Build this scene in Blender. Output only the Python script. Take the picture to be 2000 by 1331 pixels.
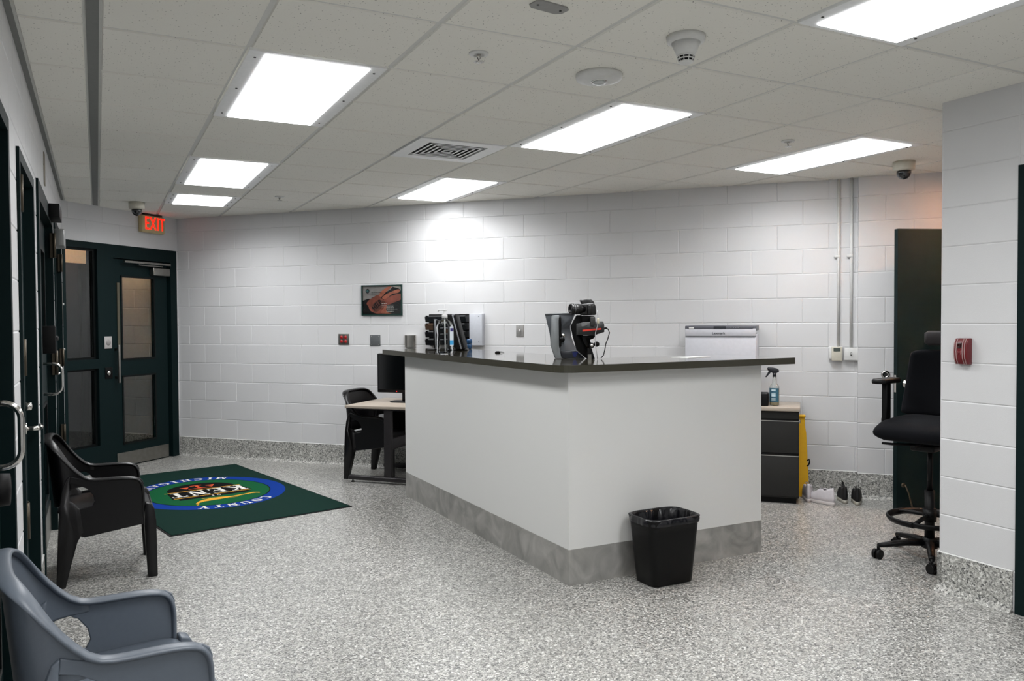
import bpy, bmesh, math, random
from mathutils import Vector, Matrix
random.seed(7)
for _o in list(bpy.data.objects): bpy.data.objects.remove(_o)
SC = bpy.context.scene
COL = SC.collection
PI = math.pi
R = math.radians

# ------------------------------------------------------------------ camera, world, exposure
CAMH = 1.454
CEIL = 2.594
cam = bpy.data.cameras.new('camera'); camo = bpy.data.objects.new('camera', cam); COL.objects.link(camo)
cam.sensor_width = 36.0; cam.sensor_fit = 'HORIZONTAL'; cam.lens = 1581.6/2000*36; cam.clip_start = 0.05
_yaw, _pit, _rol = 0.4733, -0.0242, -0.0060
_F = Vector((math.sin(_yaw)*math.cos(_pit), math.cos(_yaw)*math.cos(_pit), math.sin(_pit)))
_R = Vector((math.cos(_yaw), -math.sin(_yaw), 0)); _U = _R.cross(_F)
_R2 = _R*math.cos(_rol)+_U*math.sin(_rol); _U2 = -_R*math.sin(_rol)+_U*math.cos(_rol)
_M = Matrix((_R2, _U2, -_F)).transposed().to_4x4(); _M.translation = Vector((0, 0, CAMH))
camo.matrix_world = _M
SC.camera = camo
SC.view_settings.view_transform = 'Standard'; SC.view_settings.look = 'None'
SC.view_settings.exposure = 1.36; SC.view_settings.gamma = 1.0
try: SC.view_settings.use_curve_mapping = False
except Exception: pass
W = bpy.data.worlds.new('world'); SC.world = W; W.use_nodes = True
W.node_tree.nodes['Background'].inputs[0].default_value = (0.5, 0.55, 0.6, 1)
W.node_tree.nodes['Background'].inputs[1].default_value = 0.02
LAMP = 2.6          # emission of the ceiling diffusers (the visible lens)
BEAM = 13.0         # watts per square metre of lens that the troffer optics throw downwards
SPREAD = 154

# ------------------------------------------------------------------ materials
def lin(h):
    h = h.lstrip('#'); c = [int(h[i:i+2], 16)/255 for i in (0, 2, 4)]
    return tuple((x/12.92 if x <= .04045 else ((x+.055)/1.055)**2.4) for x in c)+(1,)
_mats = {}
def mat(name, col='#888888', rough=.5, metal=0., emit=None, es=1., coat=0., spec=None, noise=None, bump=None, trans=0., ior=1.45):
    """noise=(scale, amount) mottles the colour; bump=(scale, strength, distance)"""
    if name in _mats: return _mats[name]
    m = bpy.data.materials.new(name); m.use_nodes = True; nt = m.node_tree; b = nt.nodes['Principled BSDF']
    c = lin(col)
    b.inputs['Base Color'].default_value = c; b.inputs['Roughness'].default_value = rough; b.inputs['Metallic'].default_value = metal
    if spec is not None: b.inputs['Specular IOR Level'].default_value = spec
    if coat: b.inputs['Coat Weight'].default_value = coat; b.inputs['Coat Roughness'].default_value = .08
    if trans: b.inputs['Transmission Weight'].default_value = trans; b.inputs['IOR'].default_value = ior
    if emit: b.inputs['Emission Color'].default_value = lin(emit); b.inputs['Emission Strength'].default_value = es
    tc = nt.nodes.new('ShaderNodeTexCoord')
    if noise is None: noise = (40, .04)
    n = nt.nodes.new('ShaderNodeTexNoise'); n.inputs['Scale'].default_value = noise[0]; n.inputs['Detail'].default_value = 4
    nt.links.new(tc.outputs['Object'], n.inputs['Vector'])
    mr = nt.nodes.new('ShaderNodeMapRange'); mr.inputs[1].default_value = .25; mr.inputs[2].default_value = .75
    mr.inputs[3].default_value = 1-noise[1]; mr.inputs[4].default_value = 1+noise[1]
    nt.links.new(n.outputs['Fac'], mr.inputs[0])
    mx = nt.nodes.new('ShaderNodeMix'); mx.data_type = 'RGBA'; mx.blend_type = 'MULTIPLY'; mx.inputs[0].default_value = 1
    mx.inputs[6].default_value = c; nt.links.new(mr.outputs[0], mx.inputs[7]); nt.links.new(mx.outputs[2], b.inputs['Base Color'])
    if bump:
        n2 = nt.nodes.new('ShaderNodeTexNoise'); n2.inputs['Scale'].default_value = bump[0]; n2.inputs['Detail'].default_value = 3
        nt.links.new(tc.outputs['Object'], n2.inputs['Vector'])
        bp = nt.nodes.new('ShaderNodeBump'); bp.inputs['Strength'].default_value = bump[1]; bp.inputs['Distance'].default_value = bump[2]
        nt.links.new(n2.outputs['Fac'], bp.inputs['Height']); nt.links.new(bp.outputs[0], b.inputs['Normal'])
    _mats[name] = m; return m

def chips_mat(name, scale, lo, mid, hi, rough, coat):
    m = bpy.data.materials.new(name); m.use_nodes = True; nt = m.node_tree; b = nt.nodes['Principled BSDF']
    tc = nt.nodes.new('ShaderNodeTexCoord')
    def vor(s, off):
        mp = nt.nodes.new('ShaderNodeMapping'); mp.inputs['Location'].default_value = (off, off*.7, off*.3)
        mp.inputs['Scale'].default_value = (1, 1, 1)
        nt.links.new(tc.outputs['Object'], mp.inputs[0])
        v = nt.nodes.new('ShaderNodeTexVoronoi'); v.inputs['Scale'].default_value = s; v.inputs['Randomness'].default_value = 1
        nt.links.new(mp.outputs[0], v.inputs['Vector']); return v
    v1 = vor(scale, 0); v2 = vor(scale*2.1, 5.3)
    def ramp(src):
        sp = nt.nodes.new('ShaderNodeSeparateColor'); nt.links.new(src, sp.inputs[0])
        r = nt.nodes.new('ShaderNodeValToRGB'); r.color_ramp.interpolation = 'CONSTANT'
        cs = [(0, '#1d1e1f'), (.10, '#4b4c4c'), (.24, lo), (.44, mid), (.74, hi), (.92, '#ecece8')]
        r.color_ramp.elements[0].position = 0; r.color_ramp.elements[0].color = lin(cs[0][1])
        r.color_ramp.elements[1].position = cs[1][0]; r.color_ramp.elements[1].color = lin(cs[1][1])
        for p, c in cs[2:]:
            e = r.color_ramp.elements.new(p); e.color = lin(c)
        nt.links.new(sp.outputs[0], r.inputs[0]); return r
    r1, r2 = ramp(v1.outputs['Color']), ramp(v2.outputs['Color'])
    mx = nt.nodes.new('ShaderNodeMix'); mx.data_type = 'RGBA'; mx.inputs[0].default_value = .45
    nt.links.new(r1.outputs[0], mx.inputs[6]); nt.links.new(r2.outputs[0], mx.inputs[7])
    nt.links.new(mx.outputs[2], b.inputs['Base Color'])
    b.inputs['Roughness'].default_value = rough
    b.inputs['Coat Weight'].default_value = coat; b.inputs['Coat Roughness'].default_value = .22
    bp = nt.nodes.new('ShaderNodeBump'); bp.inputs['Strength'].default_value = .25; bp.inputs['Distance'].default_value = .0015
    nt.links.new(v1.outputs['Distance'], bp.inputs['Height']); nt.links.new(bp.outputs[0], b.inputs['Normal'])
    return m

M_FLOOR = chips_mat('epoxy_chip_floor', 115, '#777672', '#a09f9a', '#c4c2bc', .38, .45)
M_COVE = chips_mat('epoxy_chip_cove', 110, '#8d8d88', '#adaca7', '#c6c5bf', .5, .1)
M_WALL = mat('painted_block', '#cdcdce', .42, noise=(3, .015), bump=(420, .35, .002))
M_WALLPLAIN = mat('painted_plain', '#c9cacd', .5)
M_CAULK = mat('caulk', '#d8d8d6', .5)
M_GREEN = mat('green_paint', '#091a1b', .5, spec=.12, noise=(60, .06), bump=(300, .15, .001))
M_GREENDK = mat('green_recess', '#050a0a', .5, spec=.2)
M_STEEL = mat('brushed_steel', '#8f8d88', .32, 1., noise=(25, .1))
M_CHROME = mat('chrome', '#c8c6c2', .14, 1.)
M_BLACK = mat('black_plastic', '#050506', .42, spec=.22, bump=(500, .1, .0006))
M_BLACKM = mat('black_matte', '#050506', .6, spec=.2)
M_BLKCHAIR = mat('black_resin', '#060507', .36, spec=.35, noise=(80, .1), bump=(900, .2, .0006))
M_GREYCHAIR = mat('grey_resin', '#5a626c', .38, noise=(80, .03), bump=(900, .2, .0006))
M_LAM = mat('grey_laminate', '#dbdbd9', .55, noise=(500, .03))
M_QUARTZ = mat('olive_quartz', '#3d3a30', .06, noise=(300, .25), coat=.5)
M_QUARTZE = mat('olive_quartz_edge', '#38362b', .35, noise=(300, .2))
M_BEIGE = mat('beige_laminate', '#a89d90', .5, noise=(200, .04))
M_IVORY = mat('ivory_plastic', '#c4c0b2', .45)
M_WHITE = mat('white_plastic', '#d2d2d0', .4)
M_METALW = mat('white_metal', '#e9eaea', .45)
M_TEE = mat('tee_white', '#cfcfcb', .5)
M_TEEDK = mat('tee_grey', '#777876', .6)
M_DKGREY = mat('dark_grey', '#2c2c2c', .5)
M_CABINET = mat('charcoal_metal', '#242423', .5, spec=.3, noise=(300, .05))
M_RED = mat('red_plastic', '#641018', .35)
M_REDBR = mat('red_outlet', '#a01a1c', .4)
M_YEL = mat('yellow_plastic', '#e0ab08', .45)
M_BRASS = mat('satin_brass', '#4a4338', .45, .7)
M_GLASS = mat('window_glass', '#e8f0ee', .02, trans=1., ior=1.45)
M_WARMPAINT = mat('vestibule_block', '#b5b3b2', .6, noise=(3, .02), bump=(300, .3, .002))

def steel_swirl():
    m = bpy.data.materials.new('swirled_steel'); m.use_nodes = True; nt = m.node_tree; b = nt.nodes['Principled BSDF']
    tc = nt.nodes.new('ShaderNodeTexCoord'); n = nt.nodes.new('ShaderNodeTexNoise')
    n.inputs['Scale'].default_value = 5; n.inputs['Detail'].default_value = 5; n.inputs['Distortion'].default_value = 1.6
    nt.links.new(tc.outputs['Object'], n.inputs['Vector'])
    r = nt.nodes.new('ShaderNodeValToRGB'); r.color_ramp.elements[0].position = .3; r.color_ramp.elements[0].color = lin('#9a9995')
    r.color_ramp.elements[1].position = .75; r.color_ramp.elements[1].color = lin('#c9c7c3')
    nt.links.new(n.outputs['Fac'], r.inputs[0]); nt.links.new(r.outputs[0], b.inputs['Base Color'])
    b.inputs['Metallic'].default_value = .6
    mr = nt.nodes.new('ShaderNodeMapRange'); mr.inputs[3].default_value = .35; mr.inputs[4].default_value = .6
    nt.links.new(n.outputs['Fac'], mr.inputs[0]); nt.links.new(mr.outputs[0], b.inputs['Roughness'])
    return m
M_SWIRL = steel_swirl()

def tile_mat():
    m = bpy.data.materials.new('fissured_tile'); m.use_nodes = True; nt = m.node_tree; b = nt.nodes['Principled BSDF']
    tc = nt.nodes.new('ShaderNodeTexCoord')
    v = nt.nodes.new('ShaderNodeTexVoronoi'); v.inputs['Scale'].default_value = 75
    n = nt.nodes.new('ShaderNodeTexNoise'); n.inputs['Scale'].default_value = 30; n.inputs['Detail'].default_value = 2
    mp = nt.nodes.new('ShaderNodeVectorMath'); mp.operation = 'ADD'
    nt.links.new(tc.outputs['Object'], mp.inputs[0]); 
    sc = nt.nodes.new('ShaderNodeVectorMath'); sc.operation = 'SCALE'; sc.inputs['Scale'].default_value = .012
    nt.links.new(tc.outputs['Object'], n.inputs['Vector']); nt.links.new(n.outputs['Color'], sc.inputs[0]); nt.links.new(sc.outputs[0], mp.inputs[1])
    nt.links.new(mp.outputs[0], v.inputs['Vector'])
    r = nt.nodes.new('ShaderNodeValToRGB'); r.color_ramp.elements[0].position = .10; r.color_ramp.elements[0].color = lin('#8d8b85')
    r.color_ramp.elements[1].position = .22; r.color_ramp.elements[1].color = lin('#e9e7df')
    nt.links.new(v.outputs['Distance'], r.inputs[0])
    # only some cells carry a pinhole
    sp = nt.nodes.new('ShaderNodeSeparateColor'); nt.links.new(v.outputs['Color'], sp.inputs[0])
    g = nt.nodes.new('ShaderNodeMath'); g.operation = 'GREATER_THAN'; g.inputs[1].default_value = .55; nt.links.new(sp.outputs[0], g.inputs[0])
    mx = nt.nodes.new('ShaderNodeMix'); mx.data_type = 'RGBA'; nt.links.new(g.outputs[0], mx.inputs[0])
    mx.inputs[6].default_value = lin('#e9e7df'); nt.links.new(r.outputs[0], mx.inputs[7]); nt.links.new(mx.outputs[2], b.inputs['Base Color'])
    b.inputs['Roughness'].default_value = .9
    return m
M_TILE = tile_mat()

# ------------------------------------------------------------------ mesh helpers
class MB:
    """collects shapes and links them as ONE mesh object"""
    def __init__(s): s.bm = bmesh.new(); s.mi = 0; s.mats = []
    def m(s, material):
        if material not in s.mats: s.mats.append(material)
        s.mi = s.mats.index(material); return s
    def _f(s, vs, smooth=False):
        try: f = s.bm.faces.new(vs)
        except ValueError: return None
        f.material_index = s.mi; f.smooth = smooth; return f
    def quad(s, *ps, smooth=False): return s._f([s.bm.verts.new(p) for p in ps], smooth)
    def box(s, x0, x1, y0, y1, z0, z1, bev=0., M=None, seg=2):
        t = bmesh.new(); bmesh.ops.create_cube(t, size=1)
        for v in t.verts: v.co = Vector(((x0+x1)/2+v.co.x*(x1-x0), (y0+y1)/2+v.co.y*(y1-y0), (z0+z1)/2+v.co.z*(z1-z0)))
        if bev: bmesh.ops.bevel(t, geom=list(t.edges), offset=bev, segments=seg, profile=.5, affect='EDGES')
        s._merge(t, M, bool(bev)); return s
    def _merge(s, t, M=None, smooth=False):
        mp = {}
        for v in t.verts: mp[v] = s.bm.verts.new(M @ v.co if M else v.co)
        for f in t.faces: s._f([mp[v] for v in f.verts], smooth)
        t.free()
    def cyl(s, p0, p1, r0, r1=None, n=20, cap=True, smooth=True):
        r1 = r0 if r1 is None else r1
        p0, p1 = Vector(p0), Vector(p1); d = (p1-p0).normalized(); a = d.orthogonal().normalized(); b = d.cross(a)
        A = [s.bm.verts.new(p0+(a*math.cos(k*2*PI/n)+b*math.sin(k*2*PI/n))*r0) for k in range(n)]
        B = [s.bm.verts.new(p1+(a*math.cos(k*2*PI/n)+b*math.sin(k*2*PI/n))*r1) for k in range(n)]
        for k in range(n): s._f([A[k], A[(k+1) % n], B[(k+1) % n], B[k]], smooth)
        if cap: s._f(A[::-1]); s._f(B)
        return s
    def tube(s, pts, r, n=10, ell=None, up=None, smooth=True):
        """sweep along pts; ell=(a,b) gives an elliptic section: a along 'up' side vector, b along normal"""
        pts = [Vector(p) for p in pts]; rings = []; prev = None
        for i, p in enumerate(pts):
            t = (pts[min(i+1, len(pts)-1)]-pts[max(i-1, 0)]).normalized()
            if up is not None:
                u = Vector(up); a = (u-t*u.dot(t))
                a = a.normalized() if a.length > 1e-4 else (prev or t.orthogonal()).normalized()
            else:
                a = (prev-t*prev.dot(t)).normalized() if prev is not None else t.orthogonal().normalized()
            prev = a; b = t.cross(a); rr = r[i] if isinstance(r, (list, tuple)) else r
            ea, eb = ell if ell else (1, 1)
            rings.append([s.bm.verts.new(p+a*math.cos(k*2*PI/n)*rr*ea+b*math.sin(k*2*PI/n)*rr*eb) for k in range(n)])
        for i in range(len(rings)-1):
            for k in range(n): s._f([rings[i][k], rings[i][(k+1) % n], rings[i+1][(k+1) % n], rings[i+1][k]], smooth)
        s._f(rings[0][::-1]); s._f(rings[-1]); return s
    def lathe(s, prof, c=(0, 0, 0), n=32, axis='z', sx=1., sy=1., smooth=True):
        """prof: (radius, height) pairs"""
        rings = []
        for r, h in prof:
            ring = []
            for k in range(n):
                a = k*2*PI/n; x, y = math.cos(a)*r*sx, math.sin(a)*r*sy
                p = {'z': (x, y, h), 'y': (x, h, y), 'x': (h, x, y)}[axis]
                ring.append(s.bm.verts.new((c[0]+p[0], c[1]+p[1], c[2]+p[2])))
            rings.append(ring)
        for i in range(len(rings)-1):
            for k in range(n): s._f([rings[i][k], rings[i][(k+1) % n], rings[i+1][(k+1) % n], rings[i+1][k]], smooth)
        if prof[0][0] > 1e-5: s._f(rings[0][::-1])
        if prof[-1][0] > 1e-5: s._f(rings[-1])
        return s
    def prism(s, poly, a0, a1, axis='y', bev=0., M=None):
        """extrude a 2D polygon: axis y: poly is (x,z); axis z: (x,y); axis x: (y,z)"""
        def P(p, a): return {'y': (p[0], a, p[1]), 'z': (p[0], p[1], a), 'x': (a, p[0], p[1])}[axis]
        t = bmesh.new(); A = [t.verts.new(P(p, a0)) for p in poly]; B = [t.verts.new(P(p, a1)) for p in poly]; n = len(poly)
        t.faces.new(A[::-1]); t.faces.new(B)
        for k in range(n): t.faces.new([A[k], A[(k+1) % n], B[(k+1) % n], B[k]])
        if bev: bmesh.ops.bevel(t, geom=list(t.edges), offset=bev, segments=2, profile=.5, affect='EDGES', clamp_overlap=True)
        s._merge(t, M, bool(bev)); return s
    def rloft(s, secs, n=6, cap=True, capb=True, inner=False):
        """rounded-rectangle sections (cx,cy,z,hx,hy,rad) lofted upward"""
        rings = []
        for cx, cy, z, hx, hy, rd in secs:
            ring = []
            for q, (sx, sy) in enumerate(((1, 1), (-1, 1), (-1, -1), (1, -1))):
                for k in range(n+1):
                    a = q*PI/2+k*PI/2/n
                    ring.append(s.bm.verts.new((cx+sx*(hx-rd)+rd*math.cos(a), cy+sy*(hy-rd)+rd*math.sin(a), z)))
            rings.append(ring)
        N = len(rings[0])
        for i in range(len(rings)-1):
            for k in range(N): s._f([rings[i][k], rings[i][(k+1) % N], rings[i+1][(k+1) % N], rings[i+1][k]], True)
        if capb: s._f(rings[0][::-1])
        if cap: s._f(rings[-1])
        return s
    def build(s, name, parent=None, material=None, fix=True, mods=None):
        if material is not None and not s.mats: s.mats = [material]
        if fix: bmesh.ops.recalc_face_normals(s.bm, faces=s.bm.faces)
        me = bpy.data.meshes.new(name); s.bm.to_mesh(me); s.bm.free()
        for m_ in s.mats: me.materials.append(m_)
        o = bpy.data.objects.new(name, me); COL.objects.link(o)
        if parent is not None: o.parent = parent
        for md in (mods or []):
            if md[0] == 'SUBSURF':
                q = o.modifiers.new('sub', 'SUBSURF'); q.levels = q.render_levels = md[1]
            if md[0] == 'SOLIDIFY':
                q = o.modifiers.new('solid', 'SOLIDIFY'); q.thickness = md[1]; q.offset = 0
            if md[0] == 'BEVEL':
                q = o.modifiers.new('bev', 'BEVEL'); q.width = md[1]; q.segments = 2; q.limit_method = 'ANGLE'
        return o
def flat(splines, depth, bevel, name, material, parent, M=None, res=3):
    """closed 2D outlines (holes allowed) -> solid with rounded edges, as one mesh object"""
    cu = bpy.data.curves.new('tmp', 'CURVE'); cu.dimensions = '2D'; cu.fill_mode = 'BOTH'; cu.extrude = depth; cu.bevel_depth = bevel; cu.bevel_resolution = 2
    cu.offset = -bevel
    for pts in splines:
        sp = cu.splines.new('POLY'); sp.points.add(len(pts)-1)
        for i, p in enumerate(pts): sp.points[i].co = (p[0], p[1], 0, 1)
        sp.use_cyclic_u = True
    ob = bpy.data.objects.new('tmp', cu); COL.objects.link(ob); bpy.context.view_layer.update()
    me = bpy.data.meshes.new_from_object(ob); bpy.data.objects.remove(ob); bpy.data.curves.remove(cu)
    if M is not None: me.transform(M)
    me.materials.clear(); me.materials.append(material); me.name = name
    for p in me.polygons: p.use_smooth = False
    o = bpy.data.objects.new(name, me); COL.objects.link(o)
    if parent is not None: o.parent = parent
    return o
def text_mesh(txt, size, depth, name, material, parent, M, align='CENTER', sx=1., shear=0., spacing=1., off=0.):
    cu = bpy.data.curves.new('tmp', 'FONT'); cu.body = txt; cu.size = size; cu.extrude = depth; cu.align_x = align; cu.align_y = 'CENTER'
    cu.space_character = spacing; cu.shear = shear; cu.offset = off; cu.resolution_u = 3
    ob = bpy.data.objects.new('tmp', cu); COL.objects.link(ob); bpy.context.view_layer.update()
    me = bpy.data.meshes.new_from_object(ob); bpy.data.objects.remove(ob); bpy.data.curves.remove(cu)
    me.transform(M @ Matrix.Diagonal((sx, 1, 1, 1))); me.materials.clear(); me.materials.append(material); me.name = name
    o = bpy.data.objects.new(name, me); COL.objects.link(o); o.parent = parent
    return o
# text lying in a local xz plane and read from -y
def TXZ(x, y, z, tilt=0.): return Matrix.Translation((x, y, z)) @ Matrix.Rotation(PI/2, 4, 'X') @ Matrix.Rotation(tilt, 4, 'Z')

def thing(name, label, cat, loc=(0, 0, 0), rz=0., group=None):
    o = bpy.data.objects.new(name, None); COL.objects.link(o); o.location = loc; o.rotation_euler = (0, 0, rz); o.empty_display_size = .1
    o['label'] = label; o['category'] = cat
    if group: o['group'] = group
    return o
def tag(o, label, cat, group=None, loc=None, rz=None):
    o['label'] = label; o['category'] = cat
    if group: o['group'] = group
    if loc is not None: o.location = loc
    if rz is not None: o.rotation_euler = (0, 0, rz)
    return o
def struct(o): o['kind'] = 'structure'; return o
def copy_tree(o, parent=None):
    c = o.copy(); COL.objects.link(c); c.parent = parent
    for ch in [k for k in list(bpy.data.objects) if k.parent == o]: copy_tree(ch, c)
    return c

# ------------------------------------------------------------------ frames of the walls (local x along the wall to the right, y into the wall)
A_ = R(-46.7046)
BX, BY = .89994, 9.47699
def back(s, off=0., z=0.):   # point on the long rear wall
    return (BX+math.cos(A_)*s+math.sin(A_)*off, BY+math.sin(A_)*s-math.cos(A_)*off, z)
C0 = (.795, 9.589)           # corner between the exit wall and the rear wall
E_ = A_+PI/2
def exitw(x, off=0., z=0.):  # x runs from the corner, negative to the left
    return (C0[0]+math.cos(E_)*x+math.sin(E_)*off, C0[1]+math.sin(E_)*x-math.cos(E_)*off, z)
LX = -.28; PX = 4.0; PY = 2.80

def rsub(r, o):
    x0, x1, z0, z1, f = r; a0, a1, b0, b1 = o
    if a1 <= x0 or a0 >= x1 or b1 <= z0 or b0 >= z1: return [r]
    out = []
    fl = list(f)
    if a0 > x0: out.append((x0, a0, z0, z1, (fl[0], 0, fl[2], fl[3]))); x0 = a0; fl[0] = 0
    if a1 < x1: out.append((a1, x1, z0, z1, (0, fl[1], fl[2], fl[3]))); x1 = a1; fl[1] = 0
    if b0 > z0: out.append((x0, x1, z0, b0, (fl[0], fl[1], fl[2], 0)))
    if b1 < z1: out.append((x0, x1, b1, z1, (fl[0], fl[1], 0, fl[3])))
    return out
def block_wall(name, x0, x1, ztop, phase, openings=(), thick=.14, loc=(0, 0, 0), rz=0., material=None, zbase=.2048, flip=0, stack=False):
    """painted concrete block: every course and joint is modelled; one mesh per wall"""
    mb = MB().m(material or M_WALL); g = .0055; d = .0035; Lb = .4064; Hc = .2032
    j = -2
    while zbase+Hc*j < ztop:
        za, zb = zbase+Hc*j, zbase+Hc*(j+1)
        ph = phase+(Lb/2 if (j+flip) % 2 == 0 and not stack else 0)
        k = math.floor((x0-ph)/Lb)
        while ph+k*Lb < x1:
            xa, xb = ph+k*Lb, ph+(k+1)*Lb
            r = (max(xa, x0), min(xb, x1), max(za, 0), min(zb, ztop), (int(xa > x0), int(xb < x1), int(za > 0), int(zb < ztop)))
            k += 1
            if r[1]-r[0] < 1e-4 or r[3]-r[2] < 1e-4: continue
            rs = [r]
            for o in openings: rs = [q for p in rs for q in rsub(p, o)]
            for (a, b, c, e, f) in rs:
                if b-a < .004 or e-c < .004: continue
                ia, ib, ic, ie = a+g*f[0], b-g*f[1], c+g*f[2], e-g*f[3]
                if ib <= ia or ie <= ic: continue
                O = [mb.bm.verts.new((x, (d if (fx or fz) else 0), z)) for x, z, fx, fz in ((a, c, f[0], f[2]), (b, c, f[1], f[2]), (b, e, f[1], f[3]), (a, e, f[0], f[3]))]
                I = [mb.bm.verts.new((x, 0, z)) for x, z in ((ia, ic), (ib, ic), (ib, ie), (ia, ie))]
                mb._f(I)
                for q in range(4): mb._f([O[q], O[(q+1) % 4], I[(q+1) % 4], I[q]])
        j += 1
    # body behind the face
    rs = [(x0, x1, 0, ztop, (0, 0, 0, 0))]
    for o in openings: rs = [q for p in rs for q in rsub(p, o)]
    for (a, b, c, e, f) in rs:
        if b-a > .003 and e-c > .003: mb.box(a, b, .0045, thick, c, e)
    o = mb.build(name, fix=False); o.location = loc; o.rotation_euler = (0, 0, rz); return struct(o)
def cove(name, x0, x1, loc, rz, ends=(0, 0)):
    mb = MB().m(M_COVE)
    prof = [(.02, 0), (-.034, 0), (-.030, .003), (-.018, .012), (-.009, .028), (-.0065, .05), (-.0065, .2025), (.02, .2025)]
    mb.prism(prof, x0, x1, axis='x')
    mb.m(M_CAULK).prism([(.01, .2025), (-.0075, .2025), (-.006, .2055), (.01, .2095)], x0, x1, axis='x')
    o = mb.build(name); o.location = loc; o.rotation_euler = (0, 0, rz); return struct(o)

# ------------------------------------------------------------------ floor and ceiling
fm = MB().m(M_FLOOR); fm.box(-1.9, 9.0, -3.4, 13.2, -.12, 0); struct(fm.build('floor'))

T = .6096; X0 = -.0306+T; Y0 = 3.5163   # grid: u index 1 at x = X0
def gx(u): return -.0306+u*T
def gy(v): return Y0+v*T
LIGHTS = [(1, 0, 2), (1, 4, 2), (1, 6.85, 1.15), (4, -4, 2), (4, 0, 2), (4, 4, 2), (7, 0, 2), (1, -4, 2), (1, -8, 2), (4, -8, 2)]
DIFF = (3, 2)
def ceiling():
    mb = MB()
    xs = [LX, LX+.022, .003-.022, .003+.022]+[gx(u) for u in range(1, 14)]
    ys = [gy(v) for v in range(-12, 13)]
    holes = [(gx(u), gx(u+1), gy(v), gy(v+n)) for u, v, n in LIGHTS]+[(gx(DIFF[0]), gx(DIFF[0]+1), gy(DIFF[1]), gy(DIFF[1]+1))]
    cols = [(xs[1], xs[2]), (xs[3], gx(1))]+[(gx(u), gx(u+1)) for u in range(1, 13)]
    w = .011; ch = .004; dz = .0065
    for xa, xb in cols:
        for k in range(len(ys)-1):
            ya, yb = ys[k], ys[k+1]
            cuts = [(xa, xb, ya, yb, (1, 1, 1, 1))]
            for h in holes: cuts = [q for p in cuts for q in rsub(p, (h[0]+1e-4, h[1]-1e-4, h[2]+1e-4, h[3]-1e-4))]
            for a, b, c, e, f in cuts:
                if b-a < .03 or e-c < .03: continue
                Z = CEIL
                P = [(a, c), (b, c), (b, e), (a, e)]; Q = [(a+w, c+w), (b-w, c+w), (b-w, e-w), (a+w, e-w)]
                S = [(a+w+ch, c+w+ch), (b-w-ch, c+w+ch), (b-w-ch, e-w-ch), (a+w+ch, e-w-ch)]
                mb.m(M_TEE)
                for q in range(4):
                    n = (q+1) % 4
                    mb.quad((*P[q], Z+dz), (*P[n], Z+dz), (*Q[n], Z+dz), (*Q[q], Z+dz))
                mb.m(M_TILE)
                for q in range(4):
                    n = (q+1) % 4
                    mb.quad((*Q[q], Z+dz), (*Q[n], Z+dz), (*S[n], Z), (*S[q], Z))
                mb.quad(*[(*p, Z) for p in S])
    mb.m(M_TEEDK)
    mb.box(xs[0]-.05, xs[1], ys[0], ys[-1], CEIL+.002, CEIL+.01); mb.box(xs[2], xs[3], ys[0], ys[-1], CEIL+.002, CEIL+.01)
    mb.m(M_TILE); mb.box(-1.9, 9, -3.9, 13.2, CEIL+.06, CEIL+.12)
    struct(mb.build('ceiling', fix=False))
ceiling()

# ------------------------------------------------------------------ walls
EXT = 1.4765
def sr(p): return p
BW_OPEN = [(7.75, 8.68, 0, 2.16)]
block_wall('wall_back', -.155, 6.7215, CEIL+.05, 0., (), loc=back(0), rz=A_, thick=.16)
# the right-hand bay of the rear wall stands 6 cm proud
block_wall('wall_back_bay', 6.7215, 9.6, CEIL+.05, 6.922, BW_OPEN, loc=back(0, .06), rz=A_, thick=.22, flip=1)
cove('baseboard_back', -.155, 6.7215, back(0), A_)
cove('baseboard_back_bay', 6.7215, 7.72, back(0, .06), A_)
block_wall('wall_exit', -EXT, 0, CEIL+.05, -.19, [(-EXT-.01, -.028, 0, 2.237)], loc=exitw(0), rz=E_, thick=.16)
# left wall: local x = world y
DOORS_L = [(2.32, 3.40, 2.185), (3.82, 4.68, 2.17), (5.03, 6.62, 2.235), (6.95, 8.13, 2.24)]
block_wall('wall_left', -3.0, 8.60, CEIL+.05, .1, [(a, b, 0, t) for a, b, t in DOORS_L], loc=(LX, 0, 0), rz=PI/2, thick=.15)
for i, (a, b) in enumerate(((-3.0, 2.32), (3.40, 3.82), (4.68, 5.03), (6.62, 6.95), (8.13, 8.57))):
    cove('baseboard_left.%03d' % i if i else 'baseboard_left', a, b, (LX, 0, 0), PI/2)
# right-hand wall block (local x = -world y) with its end at PY
block_wall('wall_right', -PY, 3.0, CEIL+.05, -2.39, [(-2.39, -1.30, 0, 2.195)], loc=(PX, 0, 0), rz=-PI/2, thick=.30, stack=True)
cove('baseboard_right', -PY-.0065, -2.405, (PX, 0, 0), -PI/2)
cove('baseboard_right.001', -1.30, 3.0, (PX, 0, 0), -PI/2)
block_wall('wall_alcove', -7.6, -4.30, CEIL+.05, -4.30, (), loc=(0, PY, 0), rz=PI, thick=.25)
cove('baseboard_alcove', -7.6, -3.9935, (0, PY, 0), PI)
block_wall('wall_front', -4.4, .5, CEIL+.05, 0., (), loc=(0, -3.0, 0), rz=PI)
# corridor beyond the doorway in the rear wall
cw = MB().m(M_WALLPLAIN)
cw.box(6.9, 9.6, 1.5, 1.6, 0, CEIL+.05); cw.box(6.8, 6.9, .17, 1.6, 0, CEIL+.05); cw.box(9.6, 9.7, .17, 1.6, 0, CEIL+.05)
o = cw.build('wall_corridor'); o.location = back(0); o.rotation_euler = (0, 0, A_); struct(o)
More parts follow.
